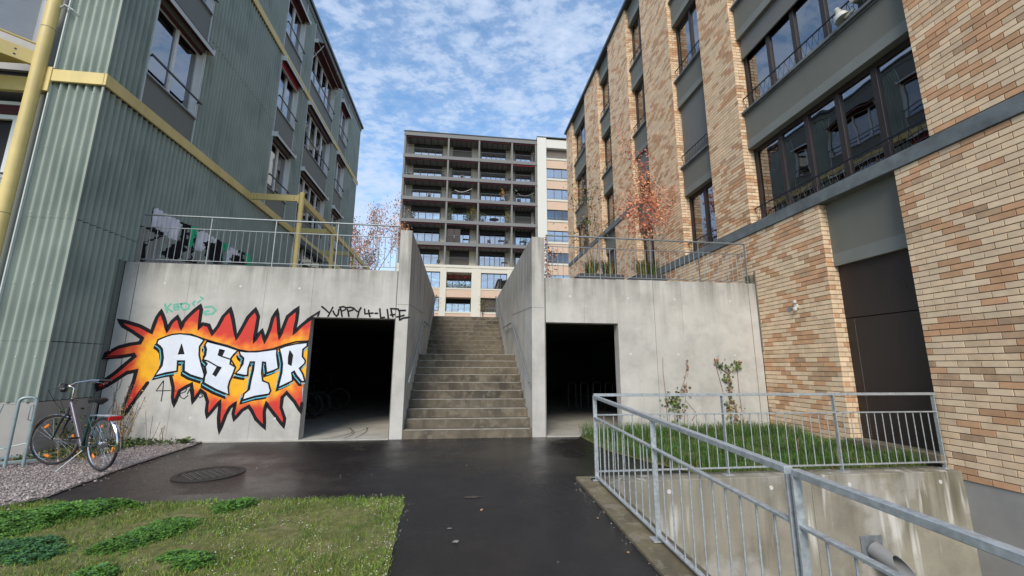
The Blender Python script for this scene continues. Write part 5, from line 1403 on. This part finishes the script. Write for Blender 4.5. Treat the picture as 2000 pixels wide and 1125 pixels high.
for i in range(11):
    a = R.uniform(0, 2 * pi); e = Vector((.95 + cos(a) * R.uniform(.1, .38), 17.3 + sin(a) * .2, 3.45 + R.uniform(.25, .95))); tw.tube([(.95, 17.3, 3.4), (e + Vector((.95, 17.3, 3.4))) / 2 + Vector((0, 0, .1)), e], .005, 4)
    for k in range(26): mb.cur = R.randrange(3); leafquad(mb, Vector((.95, 17.3, 3.45)).lerp(e, R.uniform(.3, 1.05)) + Vector((R.gauss(0, .05), R.gauss(0, .05), R.gauss(0, .05))), .055)
mb.build('leaves', None, bs); tw.build('twigs', BARK, bs)
bs = thing('stair_weed', 'little yellowish weed at the top of the left stair wall', 'weed', (-1.0, 16.9, 3.9))
mb = MB(); mb.mat(LEAFG); mb.mat(LEAFY)
for i in range(50): mb.cur = R.randrange(2); leafquad(mb, Vector((-1.02 + abs(R.gauss(0, .09)), 16.6 + R.random() * .4, 4.2 - abs(R.gauss(0, .22)))), .06)
mb.build('leaves', None, bs)

# ------------------------------------------------------------------ vines on the right wall
def vine(label, x0, stems, clusters):
    t = thing('wall_vine', label, 'climbing plant', (x0, 8.70, .1), 'vines climbing the right front wall')
    sb = MB()
    for s_ in stems: sb.tube([(x, WY - .012 - .004 * i, z) for i, (x, z) in enumerate(s_)], .0065, 5, r2=.003)
    sb.build('stem', M('vine_stem', (.22, .11, .07), .85, .3, 9), t)
    mb = MB()
    for m_ in (LEAFG, LEAFD, LEAFB, GRASS): mb.mat(m_)
    for (x, z, rx, rz, n, wts) in clusters:
        for i in range(int(n * .8)):
            mb.cur = R.choice(wts); q = Vector((x + R.gauss(0, 1) * rx * .55, WY - .02 - abs(R.gauss(0, .035)), z + R.gauss(0, 1) * rz * .55))
            leafquad(mb, q, .060 * R.uniform(.6, 1.35), Vector((R.gauss(0, .5), -1, R.gauss(.3, .5))).normalized(), .85)
    mb.build('leaves', None, t)
vine('left vine of the right wall, round leafy clump under two bare red runners', 4.68, [[(4.53, .15), (4.52, .9), (4.49, 1.3), (4.505, 1.66)], [(4.68, .1), (4.72, .6), (4.88, .95), (5.0, 1.2), (5.09, 1.58)], [(4.9, .15), (4.93, .5), (5.03, 1.1)], [(5.1, .3), (5.2, .45), (4.98, .72)]],
     [(4.72, .62, .22, .22, 90, (0, 0, 0, 1, 3)), (4.62, .76, .16, .12, 34, (1, 2, 0)), (4.85, .88, .08, .10, 14, (1, 2)), (4.72, .30, .12, .14, 16, (2, 1)), (4.98, 1.05, .06, .2, 14, (2, 2)), (5.07, 1.4, .03, .15, 12, (2,))])
vine('right vine of the right wall, Y-shaped with green tufts at both tips', 6.05, [[(6.03, .1), (6.0, .6), (6.03, 1.0), (6.05, 1.30)], [(6.05, 1.28), (5.88, 1.42), (5.74, 1.64)], [(6.05, 1.28), (6.22, 1.42), (6.38, 1.56)], [(5.74, 1.64), (5.80, 1.3), (5.88, .9), (5.84, .6)], [(6.28, 1.42), (6.27, .9), (6.31, .2)]],
     [(5.86, 1.46, .12, .10, 38, (0, 0, 1)), (5.76, 1.60, .05, .06, 12, (2, 1)), (5.93, 1.18, .09, .09, 22, (3, 0)), (6.24, 1.46, .12, .09, 38, (3, 0, 0)), (6.33, 1.54, .06, .06, 14, (1, 2)), (6.05, 1.15, .05, .18, 34, (2, 2, 1)), (6.04, .85, .06, .18, 34, (2, 2, 1)), (6.04, .55, .20, .16, 60, (1, 0, 3, 2)), (6.12, .3, .18, .18, 60, (2, 2, 3))])

# ------------------------------------------------------------------ weeds at the left wall
def weed(label, x, y, h, n, mats, sp=.14, leaf=.05, cat='weed'):
    t = thing('wall_weed', label, cat, (x, y, .03), 'weeds along the foot of the left wall')
    sb = MB(); mb = MB()
    for m_ in mats: mb.mat(m_)
    for k in range(max(3, n // 12)):
        a = R.uniform(0, 2 * pi); e = Vector((x + cos(a) * sp * R.random() * 1.3, y + sin(a) * sp * .6, .03 + h * R.uniform(.6, 1.0))); b0 = Vector((x + cos(a) * .03, y, .02)); mdl = (b0 + e) / 2 + Vector((R.gauss(0, .02), 0, 0))
        sb.tube([b0, mdl, e], .004, 4)
        for i in range(12):
            u = R.uniform(.25, 1.02); mb.cur = R.randrange(len(mats)); leafquad(mb, b0.lerp(e, u) + Vector((R.gauss(0, .03), R.gauss(0, .03), R.gauss(0, .02))), leaf * R.uniform(.5, 1.2), None, .45)
    sb.build('stem', BARK, t); mb.build('leaves', None, t)
weed('tall brown seeding weed at the corner behind the rear wheel of the bicycle', -6.05, 8.55, 1.05, 90, [LEAFB, LEAFB, LEAFY], .26, .05)
weed('thin tall weed stalk with side twigs against the graffiti flame', -6.22, 8.68, 1.0, 36, [LEAFB], .06, .03)
weed('dry bushy weed with drooping brown head right of the bicycle', -5.85, 8.45, .85, 130, [LEAFB, LEAFY, LEAFB], .24, .06)
weed('green lobed plant behind the handlebar of the bicycle', -6.28, 7.75, 1.0, 80, [LEAFG, LEAFG, LEAFD], .30, .10)
weed('low green and yellow weeds seen through the front wheel', -6.0, 7.9, .55, 130, [LEAFG, LEAFY, LEAFD], .4, .06)
weed('thin dry twig weed a little right of the bushy one', -5.55, 8.6, .62, 30, [LEAFB], .12, .025)
weed('small dry stalk, farthest right of the dry weeds', -5.32, 8.62, .36, 24, [LEAFB], .05, .02)
dn = thing('thistle_rosette', 'spiky green rosette plant alone at the foot of the graffiti wall', 'plant', (-4.88, 8.55, .02))
mb = MB(); mb.mat(LEAFG); mb.mat(LEAFD)
for i in range(17):
    a = R.uniform(0, 2 * pi); L = R.uniform(.16, .30); d = Vector((cos(a), sin(a) * .8, R.uniform(.25, 1.5))).normalized(); sd2 = d.cross(Vector((0, 0, 1))).normalized(); b0 = Vector((-4.88, 8.55, .02)); mb.cur = R.randrange(2)
    for k in range(6):
        u = (k + .5) / 6; p = b0 + d * L * u - Vector((0, 0, .12 * u * u)); w = .05 * sin(pi * (u * .8 + .15)); 
        mb.add([p - d * .012, p + d * .03 + sd2 * w, p + d * .034, p + d * .03 - sd2 * w], [(0, 1, 2), (0, 2, 3)])
mb.build('leaves', None, dn)

# ================================================================== BICYCLE
def wheel(t, c, hd, tilt, name, rear=False):
    """c hub, hd heading (xy) of the wheel plane, tilt = sideways lean vector"""
    d = Vector((hd[0], hd[1], 0)).normalized(); upv = Vector((tilt[0], tilt[1], 1)).normalized(); ax = d.cross(upv).normalized()
    c = Vector(c); g = MB()
    g.torus(c, ax, .328, .0165, 44, 8); w = g.build(name, RUBBER, t, smooth=True)
    MB().torus(c, ax, .308, .0095, 44, 6).build('rim', CHROME, w, smooth=True)
    sp = MB(); a = d; b = ax.cross(d)
    for k in range(28):
        th = 2 * pi * k / 28; e = a * cos(th) + b * sin(th); th2 = th + (.32 if k % 2 else -.32); f = a * cos(th2) + b * sin(th2); s = ax * (.028 if k % 4 < 2 else -.028)
        sp.tube([c + f * .022 + s, c + e * .303], .0013, 4, False)
    sp.build('spokes', CHROME, w)
    MB().tube([c - ax * .05, c - ax * .032, c - ax * .03, c + ax * .03, c + ax * .032, c + ax * .05], [.008, .014, .024, .024, .014, .008] if not rear else [.01, .045, .038, .03, .03, .01], 12).build('hub', CHROME, w, smooth=True)
    for k in range(3):
        th = (.9 + 2 * pi * k / 3) + (.4 if rear else 0); e = a * cos(th) + b * sin(th); tn = ax.cross(e); p = c + e * .235
        MB().beam(p - tn * .035, p + tn * .035, .032, .014, ax).build('spoke_reflector', ORANGE, w, bevel=.003)
    # mudguard
    mg = MB(); vs = []; n = 16; a0, a1 = ((-.35, 2.55) if not rear else (.55, 3.35)); R_ = .358; fwd = a
    for i in range(n + 1):
        th = a0 + (a1 - a0) * i / n; e = fwd * cos(th) + upv * sin(th)
        for q, dr in ((-.026, -.010), (-.014, .0), (.014, .0), (.026, -.010)): vs.append(c + e * (R_ + dr) + ax * q)
    mg.add(vs, [(4 * i + k, 4 * i + k + 1, 4 * i + 5 + k, 4 * i + 4 + k) for i in range(n) for k in range(3)])
    mg.build('mudguard', CHROME, t, smooth=True)
    return c, a, upv, ax
def bicycle(label, rear_c, front_c, steer, cat_group=None, frame=FRAME_G, simple=False, lean=.06):
    global CHROME, ORANGE, REDP
    sv_ = (CHROME, ORANGE, REDP)
    if simple: CHROME, ORANGE, REDP = M('garage_dimmed_metal', (.06, .06, .06), .5, .2, 9), BLK, BLK  # garage bicycles: chrome and reflectors darkened, the garage's dimness put into their colour
    rc = Vector(rear_c); fc = Vector(front_c); hd = (fc - rc); hd.z = 0; hd.normalize(); left = Vector((-hd.y, hd.x, 0)); tl = left * lean
    upv = (Vector((0, 0, 1)) + tl).normalized()
    t = thing('parked_bicycle', label, 'bicycle', (rc.x, rc.y, rc.z - .345), cat_group)
    sh = Vector((hd.x * cos(steer) - hd.y * sin(steer), hd.x * sin(steer) + hd.y * cos(steer), 0))
    wheel(t, rc, (hd.x, hd.y), tl, 'rear_wheel', True); wheel(t, fc, (sh.x, sh.y), tl, 'front_wheel')
    P = lambda f, u, s=0: rc + hd * f + upv * u + left * s
    bb = P(.44, -.06); st_top = P(.30, .40); head_b = P(.92, .42) ; head_t = P(.86, .60); hb = head_t
    wb = (fc - rc).length
    head_b = P(wb - .20, .36); head_t = P(wb - .28, .56)
    MB().tube([head_t - upv * .04, bb], .030, 12).build('down_tube', FRAME_P if not simple else frame, t, smooth=True)
    MB().tube([bb, st_top], .017, 10).build('seat_tube', frame, t, smooth=True)
    MB().tube([head_b, head_t + upv * .02], .021, 10).build('head_tube', FRAME_P if not simple else frame, t, smooth=True)
    sy = MB()
    for s in (-.055, .055):
        sy.tube([P(.40, -.06, s * .5), P(0, 0, s)], .009, 8).tube([P(.33, .33, s * .3), P(0, 0, s)], .008, 8)
    sy.build('rear_stays', frame, t, smooth=True)
    axs = sh.cross(upv).normalized()
    fk = MB()
    crown = head_b - upv * .01
    for s in (-.05, .05): fk.tube([crown, crown + axs * s * .9 - upv * .03, crown.lerp(fc, .5) + axs * s + sh * -.0, fc + axs * s], [.014, .014, .012, .008], 8)
    fk.build('fork', BLK, t, smooth=True)
    # stem, handlebar
    stem_t = head_t + upv * .16 + sh * -.01
    MB().tube([head_t, stem_t, stem_t + sh * .07 + upv * .03], .013, 8).build('stem', CHROME, t, smooth=True)
    hbm = MB(); h0 = stem_t + sh * .08 + upv * .03
    hbm.tube([h0 + axs * .30 - sh * .22 + upv * .05, h0 + axs * .22 - sh * .10 + upv * .06, h0 + axs * .10 + sh * .02 + upv * .03, h0, h0 - axs * .10 + sh * .02 + upv * .03, h0 - axs * .22 - sh * .10 + upv * .06, h0 - axs * .30 - sh * .22 + upv * .05], .0115, 8)
    hb_ = hbm.build('handlebar', CHROME, t, smooth=True)
    for s in (1, -1):
        a = h0 + axs * .27 * s - sh * .17 + upv * .055; c = h0 + axs * .335 * s - sh * .29 + upv * .045
        MB().tube([a, c], .017, 10).build('grip', BLK, hb_, smooth=True)
        MB().tube([h0 + axs * .235 * s - sh * .10 + upv * .04, h0 + axs * .285 * s - sh * .13 + upv * .02, h0 + axs * .335 * s - sh * .23 + upv * .0], .006, 6).build('brake_lever', CHROME, hb_, smooth=True)
    MB().lathe(h0 + sh * .06 - upv * .05, sh, [(0, -.04), (.03, -.03), (.042, 0), (.042, .012), (0, .014)], 14).build('front_lamp', BLK, t, smooth=True)
    cb = MB()
    for s in (.1, -.12): cb.tube([h0 + axs * s, h0 + axs * s * 1.2 + sh * .12 - upv * .05, h0 + axs * s * .4 + sh * .13 - upv * .2, head_b + sh * .03], .0035, 5)
    cb.build('brake_cable', BLK, t)
    # saddle
    MB().tube([st_top - upv * .05, st_top + (st_top - bb).normalized() * .15], .012, 8).build('seat_post', CHROME, t, smooth=True)
    sc_ = st_top + (st_top - bb).normalized() * .16
    sv = []; prof = [(-.13, .045, .0), (-.12, .085, .02), (-.07, .105, .035), (0, .085, .03), (.06, .045, .022), (.12, .026, .02), (.145, .014, .008)]
    sm = MB(); n = 12
    for (f_, w_, u_) in prof:
        for k in range(n):
            th = 2 * pi * k / n; sv.append(sc_ + hd * f_ + left * w_ * cos(th) + upv * (u_ + .026 * sin(th) * (1 if sin(th) > 0 else 1.6) - (.014 * (1 - abs(cos(th))) if sin(th) > 0 and f_ < .02 else 0)))
    sm.add(sv, [(i * n + k, i * n + (k + 1) % n, (i + 1) * n + (k + 1) % n, (i + 1) * n + k) for i in range(len(prof) - 1) for k in range(n)] + [tuple(range(n - 1, -1, -1)), tuple((len(prof) - 1) * n + k for k in range(n))])
    sm.build('saddle', BLK, t, smooth=True, fix=True)
    # rack, tail reflector, stand, cranks
    rk = MB()
    for s in (-.06, -.02, .02, .06): rk.tube([P(.22, .375, s), P(-.20, .375, s)], .005, 6)
    rk.tube([P(.22, .375, -.06), P(.22, .375, .06)], .005, 6).tube([P(-.20, .375, -.06), P(-.20, .375, .06)], .005, 6)
    for s in (-.07, .07): rk.tube([P(-.08, .375, s * .9), P(0, .0, s)], .005, 6)
    r_ = rk.build('luggage_rack', CHROME, t)
    MB().beam(P(-.215, .345, -.075), P(-.215, .345, .075), .02, .055, (0, 0, 1)).build('tail_reflector', REDP, t, bevel=.006)
    MB().beam(P(.08, .37, 0), P(-.16, .37, 0), .10, .02).build('rack_clamp', M('clear_plastic_bag', (.5, .5, .5), .25, .2, 20), t, bevel=.004)
    ks = MB(); ks.tube([P(.36, -.10, .03), P(.44, -.345 + .01, .24)], .008, 6); ks.build('kickstand', GALV2, t)
    cr_ = MB().lathe(bb + left * -.045, -left, [(0, .0), (.09, 0), (.09, .004), (0, .006)], 20).build('chainring', BLK, t)
    ck = MB(); ck.tube([bb - left * .075, bb - left * .08 + hd * .08 - upv * .14], .009, 6).tube([bb + left * .075, bb + left * .08 - hd * .08 + upv * .14], .009, 6); c_ = ck.build('crank', CHROME, t)
    MB().beam(bb - left * .08 + hd * .08 - upv * .14 - left * .02, bb - left * .19 + hd * .08 - upv * .14, .07, .02).build('pedal', BLK, c_)
    MB().beam(bb + left * .08 - hd * .08 + upv * .14 + left * .02, bb + left * .19 - hd * .08 + upv * .14, .07, .02).build('pedal', BLK, c_)
    CHROME, ORANGE, REDP = sv_
    cg = MB(); cg.beam(P(.44, -.01, -.045), P(.0, .045, -.045), .016, .006).beam(P(.44, -.10, -.045), P(.0, -.04, -.045), .016, .006); cg.build('chain', BLK, t)
    return t
bicycle('city bicycle with black saddle, silver mudguards and orange reflectors parked on the gravel', (-4.72, 6.45, .385), (-5.68, 6.93, .38), rad(22))
GB = 'bicycles parked inside the dark garage'
bicycle('bicycle nearest the left jamb inside the left garage opening', (-5.0, 11.9, .37), (-3.95, 12.0, .37), .1, GB, BLK, True)
bicycle('second bicycle inside the left garage opening, just behind the nearest', (-5.0, 12.4, .37), (-3.92, 12.55, .37), -.1, GB, BLK, True)
bicycle('farthest bicycle visible in the left garage opening', (-4.9, 14.2, .37), (-3.82, 14.3, .37), .2, GB, BLK, True)

# bicycle rack at the left edge
rk = thing('bicycle_rack', 'galvanised steel bicycle rack with two hoops standing on the gravel at the left edge', 'bicycle rack', (-6.3, 6.9, 0))
RT = M('rack_steel', (.30, .37, .37), .45, .12, 14, metal=.4)
for i, (a, c) in enumerate((((-5.92, 7.14), (-8.2, 5.95)), ((-6.18, 7.52), (-8.5, 6.35)))):
    MB().beam((a[0], a[1], .075), (c[0], c[1], .075), .055, .035).build('base_rail', RT, rk, bevel=.004)
def hoop(x, y, h=.98, w=.17):
    d = Vector((-.87, -.48, 0)) ; p = Vector((x, y, .05)); q = p + d * w
    u = Vector((0, 0, 1)); m_ = MB(); pts = [p]
    pts += [p + u * (h - .12)]
    for k in range(1, 7):
        th = pi / 2 * k / 6; pts.append(p + u * (h - .12 + .06 * sin(th)) + d * (.06 * (1 - cos(th))))
    for k in range(0, 7):
        th = pi / 2 * k / 6; pts.append(q + u * (h - .12 + .06 * cos(th)) - d * (.06 * (1 - sin(th))))
    pts += [q]
    m_.tube(pts, .020, 10); m_.build('hoop', RT, rk, smooth=True)
    g = MB(); g.tube([q + d * .0 + u * (h - .14), q + d * .14 + u * (h - .14), q + d * .22 + u * .28, q + d * .02 + u * .26, q + d * .0 + u * .30], .008, 6)
    g.tube([p + u * .30, q + d * .2 + u * .22], .008, 6).tube([p + u * .83 - d * .0, p + d * -.0 + Vector((-.02, -.05, .80)), p + Vector((-.02, -.05, .62)), p + Vector((0, -.0, .60))], .008, 6)
    g.build('wheel_guide', RT, rk, smooth=True)
hoop(-5.96, 6.86); hoop(-6.72, 6.47)
# rack inside the right garage opening
for k in range(5):
    t = thing('garage_stand', ('first', 'second', 'third', 'fourth', 'fifth')[k] + ' steel bicycle hoop from the left inside the right garage opening', 'bicycle stand', (3.6 + .42 * k, 13.5, 0), 'bicycle hoops inside the right garage')
    x = 3.6 + .42 * k; MB().tube([(x, 13.5, 0), (x, 13.5, .85), (x + .05, 13.5, .92), (x + .2, 13.5, .92), (x + .25, 13.5, .85), (x + .25, 13.5, 0)], .02, 8).build('hoop', M('garage_dimmed_metal', (.06, .06, .06), .5, .2, 9), t, smooth=True)

# ================================================================== LAWN, GRAVEL, SMALL THINGS
def inpoly(x, y, pl):
    c = False; j = len(pl) - 1
    for i in range(len(pl)):
        if ((pl[i][1] > y) != (pl[j][1] > y)) and (x < (pl[j][0] - pl[i][0]) * (y - pl[i][1]) / (pl[j][1] - pl[i][1]) + pl[i][0]): c = not c
        j = i
    return c
CL = [(-3.95, 4.72, .30, .42), (-3.65, 4.98, .22, .26), (-4.4, 4.5, .35, .45), (-3.40, 4.10, .36, .17), (-2.63, 4.30, .22, .36), (-2.05, 3.80, .20, .12), (-2.55, 3.65, .13, .10), (-2.30, 4.95, .18, .18), (-3.42, 5.09, .2, .05)]
def clov(x, y):
    v = 0
    for cx_, cy_1, rx, ry in CL:
        dx, dy = x - cx_, y - cy_1; dx2 = dx * .9 - dy * .42; dy2 = dy * .9 + dx * .42
        v = max(v, 1.5 - (dx2 / rx) ** 2 - (dy2 / ry) ** 2 + .8 * mnoise.noise(Vector((x * 4, y * 4, 0))) + .3 * mnoise.noise(Vector((x * 14, y * 14, 0))))
    return v
vis = lambda x, y: y > 2.55 and x > -1.28 * y - .6
gb = MB(); n = 0
gb.mat(GRASS); gb.mat(GRASS_L)
while n < 70000:
    x = R.uniform(-5.6, -.38); y = 2.55 + 2.75 * R.random() ** 1.15
    if not vis(x, y) or not inpoly(x + R.gauss(0, .012), y + R.gauss(0, .018) - .02, LAWN): continue
    n += 1
    dn_ = .5 + .5 * mnoise.noise(Vector((x * 3.3, y * 3.3, 7)))
    bare = mnoise.noise(Vector((x * 1.6, y * 1.6, 9))) + .25 * mnoise.noise(Vector((x * 6, y * 6, 2)))
    if R.random() < bare * 1.3 * (1 if x > -3 else .5): continue
    h = (.022 + .026 * dn_) * R.uniform(.6, 1.5); a = R.uniform(0, 2 * pi); z = gz(y) + .010; w = .0034; b0 = Vector((x, y, z)); s = Vector((cos(a), sin(a), 0)) * w; e = b0 + Vector((R.gauss(0, .5), R.gauss(0, .5), 1)).normalized() * h
    gb.cur = 0 if R.random() < .8 + (-.35 if dn_ > .6 else 0) else 1
    gb.add([b0 - s, b0 + s, e], [(0, 1, 2)])
tag(gb.build('lawn_grass', None), 'thin short lawn grass around the clover patches', 'grass', kind='stuff')
cb = MB(); cb.mat(CLOVER); cb.mat(CLOVER2); n = 0; tries = 0
while n < 13000 and tries < 200000:
    tries += 1
    x = R.uniform(-5.7, -1.5); y = R.uniform(3.0, 5.3)
    if not vis(x, y) or not inpoly(x, y, LAWN): continue
    v = clov(x, y)
    if v < .05 or R.random() > min(1, v * 1.2): continue
    n += 1; z = gz(y) + .018 + min(.045, max(0, v) * .04) * R.uniform(.3, 1.15); blu = (x < -3.0 and y < 4.35)
    cb.cur = 1 if (blu and R.random() < .8) or R.random() < .12 else 0
    s = .017 * R.uniform(.7, 1.3) * (1.5 if x < -3.2 and y > 4.6 else 1); a0 = R.uniform(0, 2 * pi); tl_ = Vector((R.gauss(0, .28), R.gauss(0, .28), 1)).normalized(); u_ = tl_.cross(Vector((1, 0, 0))).normalized(); v_ = tl_.cross(u_)
    for k in range(3):
        th = a0 + k * 2.094; d = u_ * cos(th) + v_ * sin(th); sdv = u_ * -sin(th) + v_ * cos(th); c = Vector((x, y, z))
        cb.add([c, c + d * s * .75 + sdv * s * .5 + tl_ * s * .12, c + d * s * 1.1, c + d * s * .75 - sdv * s * .5 + tl_ * s * .12], [(0, 1, 2, 3)])
tag(cb.build('clover_patches', None), 'dark green clover patches spreading over the lawn', 'clover', kind='stuff')
def stone(mb, x, y, z, s):
    a = R.uniform(0, 6.28); q = [Vector((cos(a + k * 1.57 + R.uniform(-.3, .3)) * s * R.uniform(.7, 1.1), sin(a + k * 1.57) * s * R.uniform(.5, 1), 0)) for k in range(4)]; c = Vector((x, y, z)); t_ = Vector((R.gauss(0, .15), R.gauss(0, .15), .55)) * s
    mb.add([c + p for p in q] + [c + q[0] * .5 + t_, c + q[2] * .5 + t_], [(0, 1, 4), (1, 2, 5, 4), (2, 3, 5), (3, 0, 4, 5)])
sb = MB(); sb.mat(STONE); sb.mat(STONE_W); n = 0
while n < 26000:
    x = R.uniform(-7.6, -4.3); y = R.uniform(4.5, 8.75)
    if not inpoly(x, y, GRAVEL) and not (abs(x + 4.5) < .2 and R.random() < .02): continue
    if y < 5.4 and x < -7.2: continue
    n += 1; sb.cur = 1 if R.random() < .025 else 0; stone(sb, x, y, gz(y) + .022 + .012 * R.random(), R.uniform(.006, .015) * (1.3 if y < 6 else 1))
tag(sb.build('gravel_stones', None), 'loose pinkish grey gravel stones under the bicycle', 'gravel', kind='stuff')
sb = MB(); n = 0
while n < 1500:
    x = R.uniform(-3.4, -.42); y = R.uniform(2.6, 5.1)
    k = mnoise.noise(Vector((x * 2.2, y * 2.2, 3))) + (.5 if x > -.75 else 0) + (x + 2) * .12
    if not inpoly(x, y, LAWN) or R.random() > .18 + k: continue
    n += 1; stone(sb, x, y, gz(y) + .014 + .014 * R.random(), R.uniform(.003, .0085))
tag(sb.build('lawn_pebbles', STONE_W), 'pale pebbles and shells scattered over the thin lawn', 'pebbles', kind='stuff')
# long grass in the bed behind the fence
gb = MB(); gb.mat(GRASS_L); gb.mat(LEAFG); gb.mat(LEAFB); n = 0
while n < 20000:
    x = R.uniform(2.5, 6.95); y = R.uniform(5.45, 8.72)
    if not inpoly(x, y, BED): continue
    if y > 8.2 and R.random() < .3: continue
    n += 1
    k = mnoise.noise(Vector((x * 1.7, y * 1.7, 3)))
    hh = (.12 + .10 * k + (.07 if y > 7.7 else 0)) * R.uniform(.6, 1.5); a = R.uniform(0, 2 * pi); dr = R.uniform(.2, .9); d = Vector((cos(a), sin(a), 0)); sd3 = Vector((-d.y, d.x, 0)) * .0028; b0 = Vector((x, y, .03)); L = hh * 1.5
    if hh < .05: hh = .05; L = .08
    p1 = b0 + d * L * dr * .3 + Vector((0, 0, L * .6)); p2 = b0 + d * L * dr + Vector((0, 0, L * (.95 - .45 * dr)))
    gb.cur = 2 if R.random() < .03 else 1 if R.random() < .18 + .3 * max(0, k) else 0
    gb.add([b0 - sd3, b0 + sd3, p1 + sd3, p1 - sd3, p2], [(0, 1, 2, 3), (3, 2, 4)])
tag(gb.build('bed_grass', None), 'long dark green grass in the bed behind the far fence', 'grass', kind='stuff')
# creeping weeds on the gravel by the wall
gb = MB(); gb.mat(LEAFG); gb.mat(LEAFD); gb.mat(LEAFY); n = 0
while n < 3800:
    x = -6.5 + abs(R.gauss(0, .75)); y = 8.72 - abs(R.gauss(0, .42))
    if R.random() < .5: x, y = R.uniform(-6.55, -5.5), R.uniform(7.2, 8.6)
    if x > -4.9 or y < 7.0: continue
    n += 1; gb.cur = R.choice((0, 0, 1, 2) if y < 7.9 else (0, 1)); leafquad(gb, Vector((x, y, .045 + abs(R.gauss(0, .035)))), .045 * R.uniform(.5, 1.3))
tag(gb.build('creeping_weeds', None), 'low green weeds creeping over the gravel along the wall', 'weeds', kind='stuff')
# fallen leaves, blotches
def fleaf(label, x, y, s, m):
    z = gz(y) + .004; a = R.uniform(0, 6.28); mb = MB(); d = Vector((cos(a), sin(a), 0)); e = Vector((-sin(a), cos(a), 0)); c = Vector((x, y, z))
    mb.add([c - d * s, c - d * s * .3 + e * s * .45 + Vector((0, 0, .008)), c + d * s * .3 + e * s * .38 + Vector((0, 0, .012)), c + d * s * 1.1 + Vector((0, 0, .004)), c + d * s * .3 - e * s * .38 + Vector((0, 0, .002)), c - d * s * .3 - e * s * .42], [(0, 1, 5), (1, 2, 4, 5), (2, 3, 4)])
    tag(mb.build('fallen_leaf', m), label, 'leaf', 'fallen leaves')
fleaf('orange fallen leaf on the dark path right of the lawn corner', .28, 4.62, .022, LEAFB)
fleaf('brown fallen leaf beside the ramp kerb', 1.42, 4.3, .025, LEAFB)
fleaf('tiny brown leaf at the edge of the ramp kerb, nearer', 1.44, 3.6, .02, LEAFB)
fleaf('orange-brown fallen leaf below the large clover patch on the lawn', -2.62, 3.87, .035, LEAFO)
fleaf('small tan fallen leaf on the lawn, right of the big clover patch', -1.95, 4.28, .03, LEAFB)
fleaf('large brown fallen leaf on the gravel beneath the bicycle', -5.15, 6.62, .10, LEAFO)
def blot(label, x, y, rx, ry, m, name):
    z = gz(y) + .0035; mb = MB(); mb.poly([(x + rx * cos(k * .35) * R.uniform(.6, 1.1), y + ry * sin(k * .35) * R.uniform(.6, 1.1), z) for k in range(18)])
    tag(mb.build(name, m), label, 'mark')
GUM = M('pale_smear', (.22, .20, .18), .8, .35, 60)
blot('pale round smear on the dark path', .02, 3.95, .035, .035, GUM, 'path_smear')
blot('smaller pale smear just above the round one on the path', -.04, 4.22, .03, .018, GUM, 'path_smear')
blot('shallow puddle reflecting the sky on the path', .20, 5.02, .13, .04, M('puddle_water', (.02, .02, .022), .03, .0, 3, spec=1.0), 'puddle')
sb = MB()
for i in range(230):
    x = R.uniform(-4.4, 1.5); y = R.uniform(3, 8.6)
    if i > 60: x, y = R.choice(((R.uniform(-4.7, 3), 8.75 - abs(R.gauss(0, .05))), (1.54 - abs(R.gauss(0, .04)), R.uniform(3, 5.4)), (R.uniform(-4.3, -.5), 5.17 + abs(R.gauss(0, .04))), (-.5 + abs(R.gauss(0, .03)) + (y - 3.2) * -.04, R.uniform(3, 5))))
    if inpoly(x, y, LAWN): continue
    stone(sb, x, y, gz(y) + .001, R.uniform(.003, .007))
tag(sb.build('path_grit', STONE_W), 'few pale grit stones lying on the asphalt', 'grit', kind='stuff')
print('objects', len(bpy.data.objects))
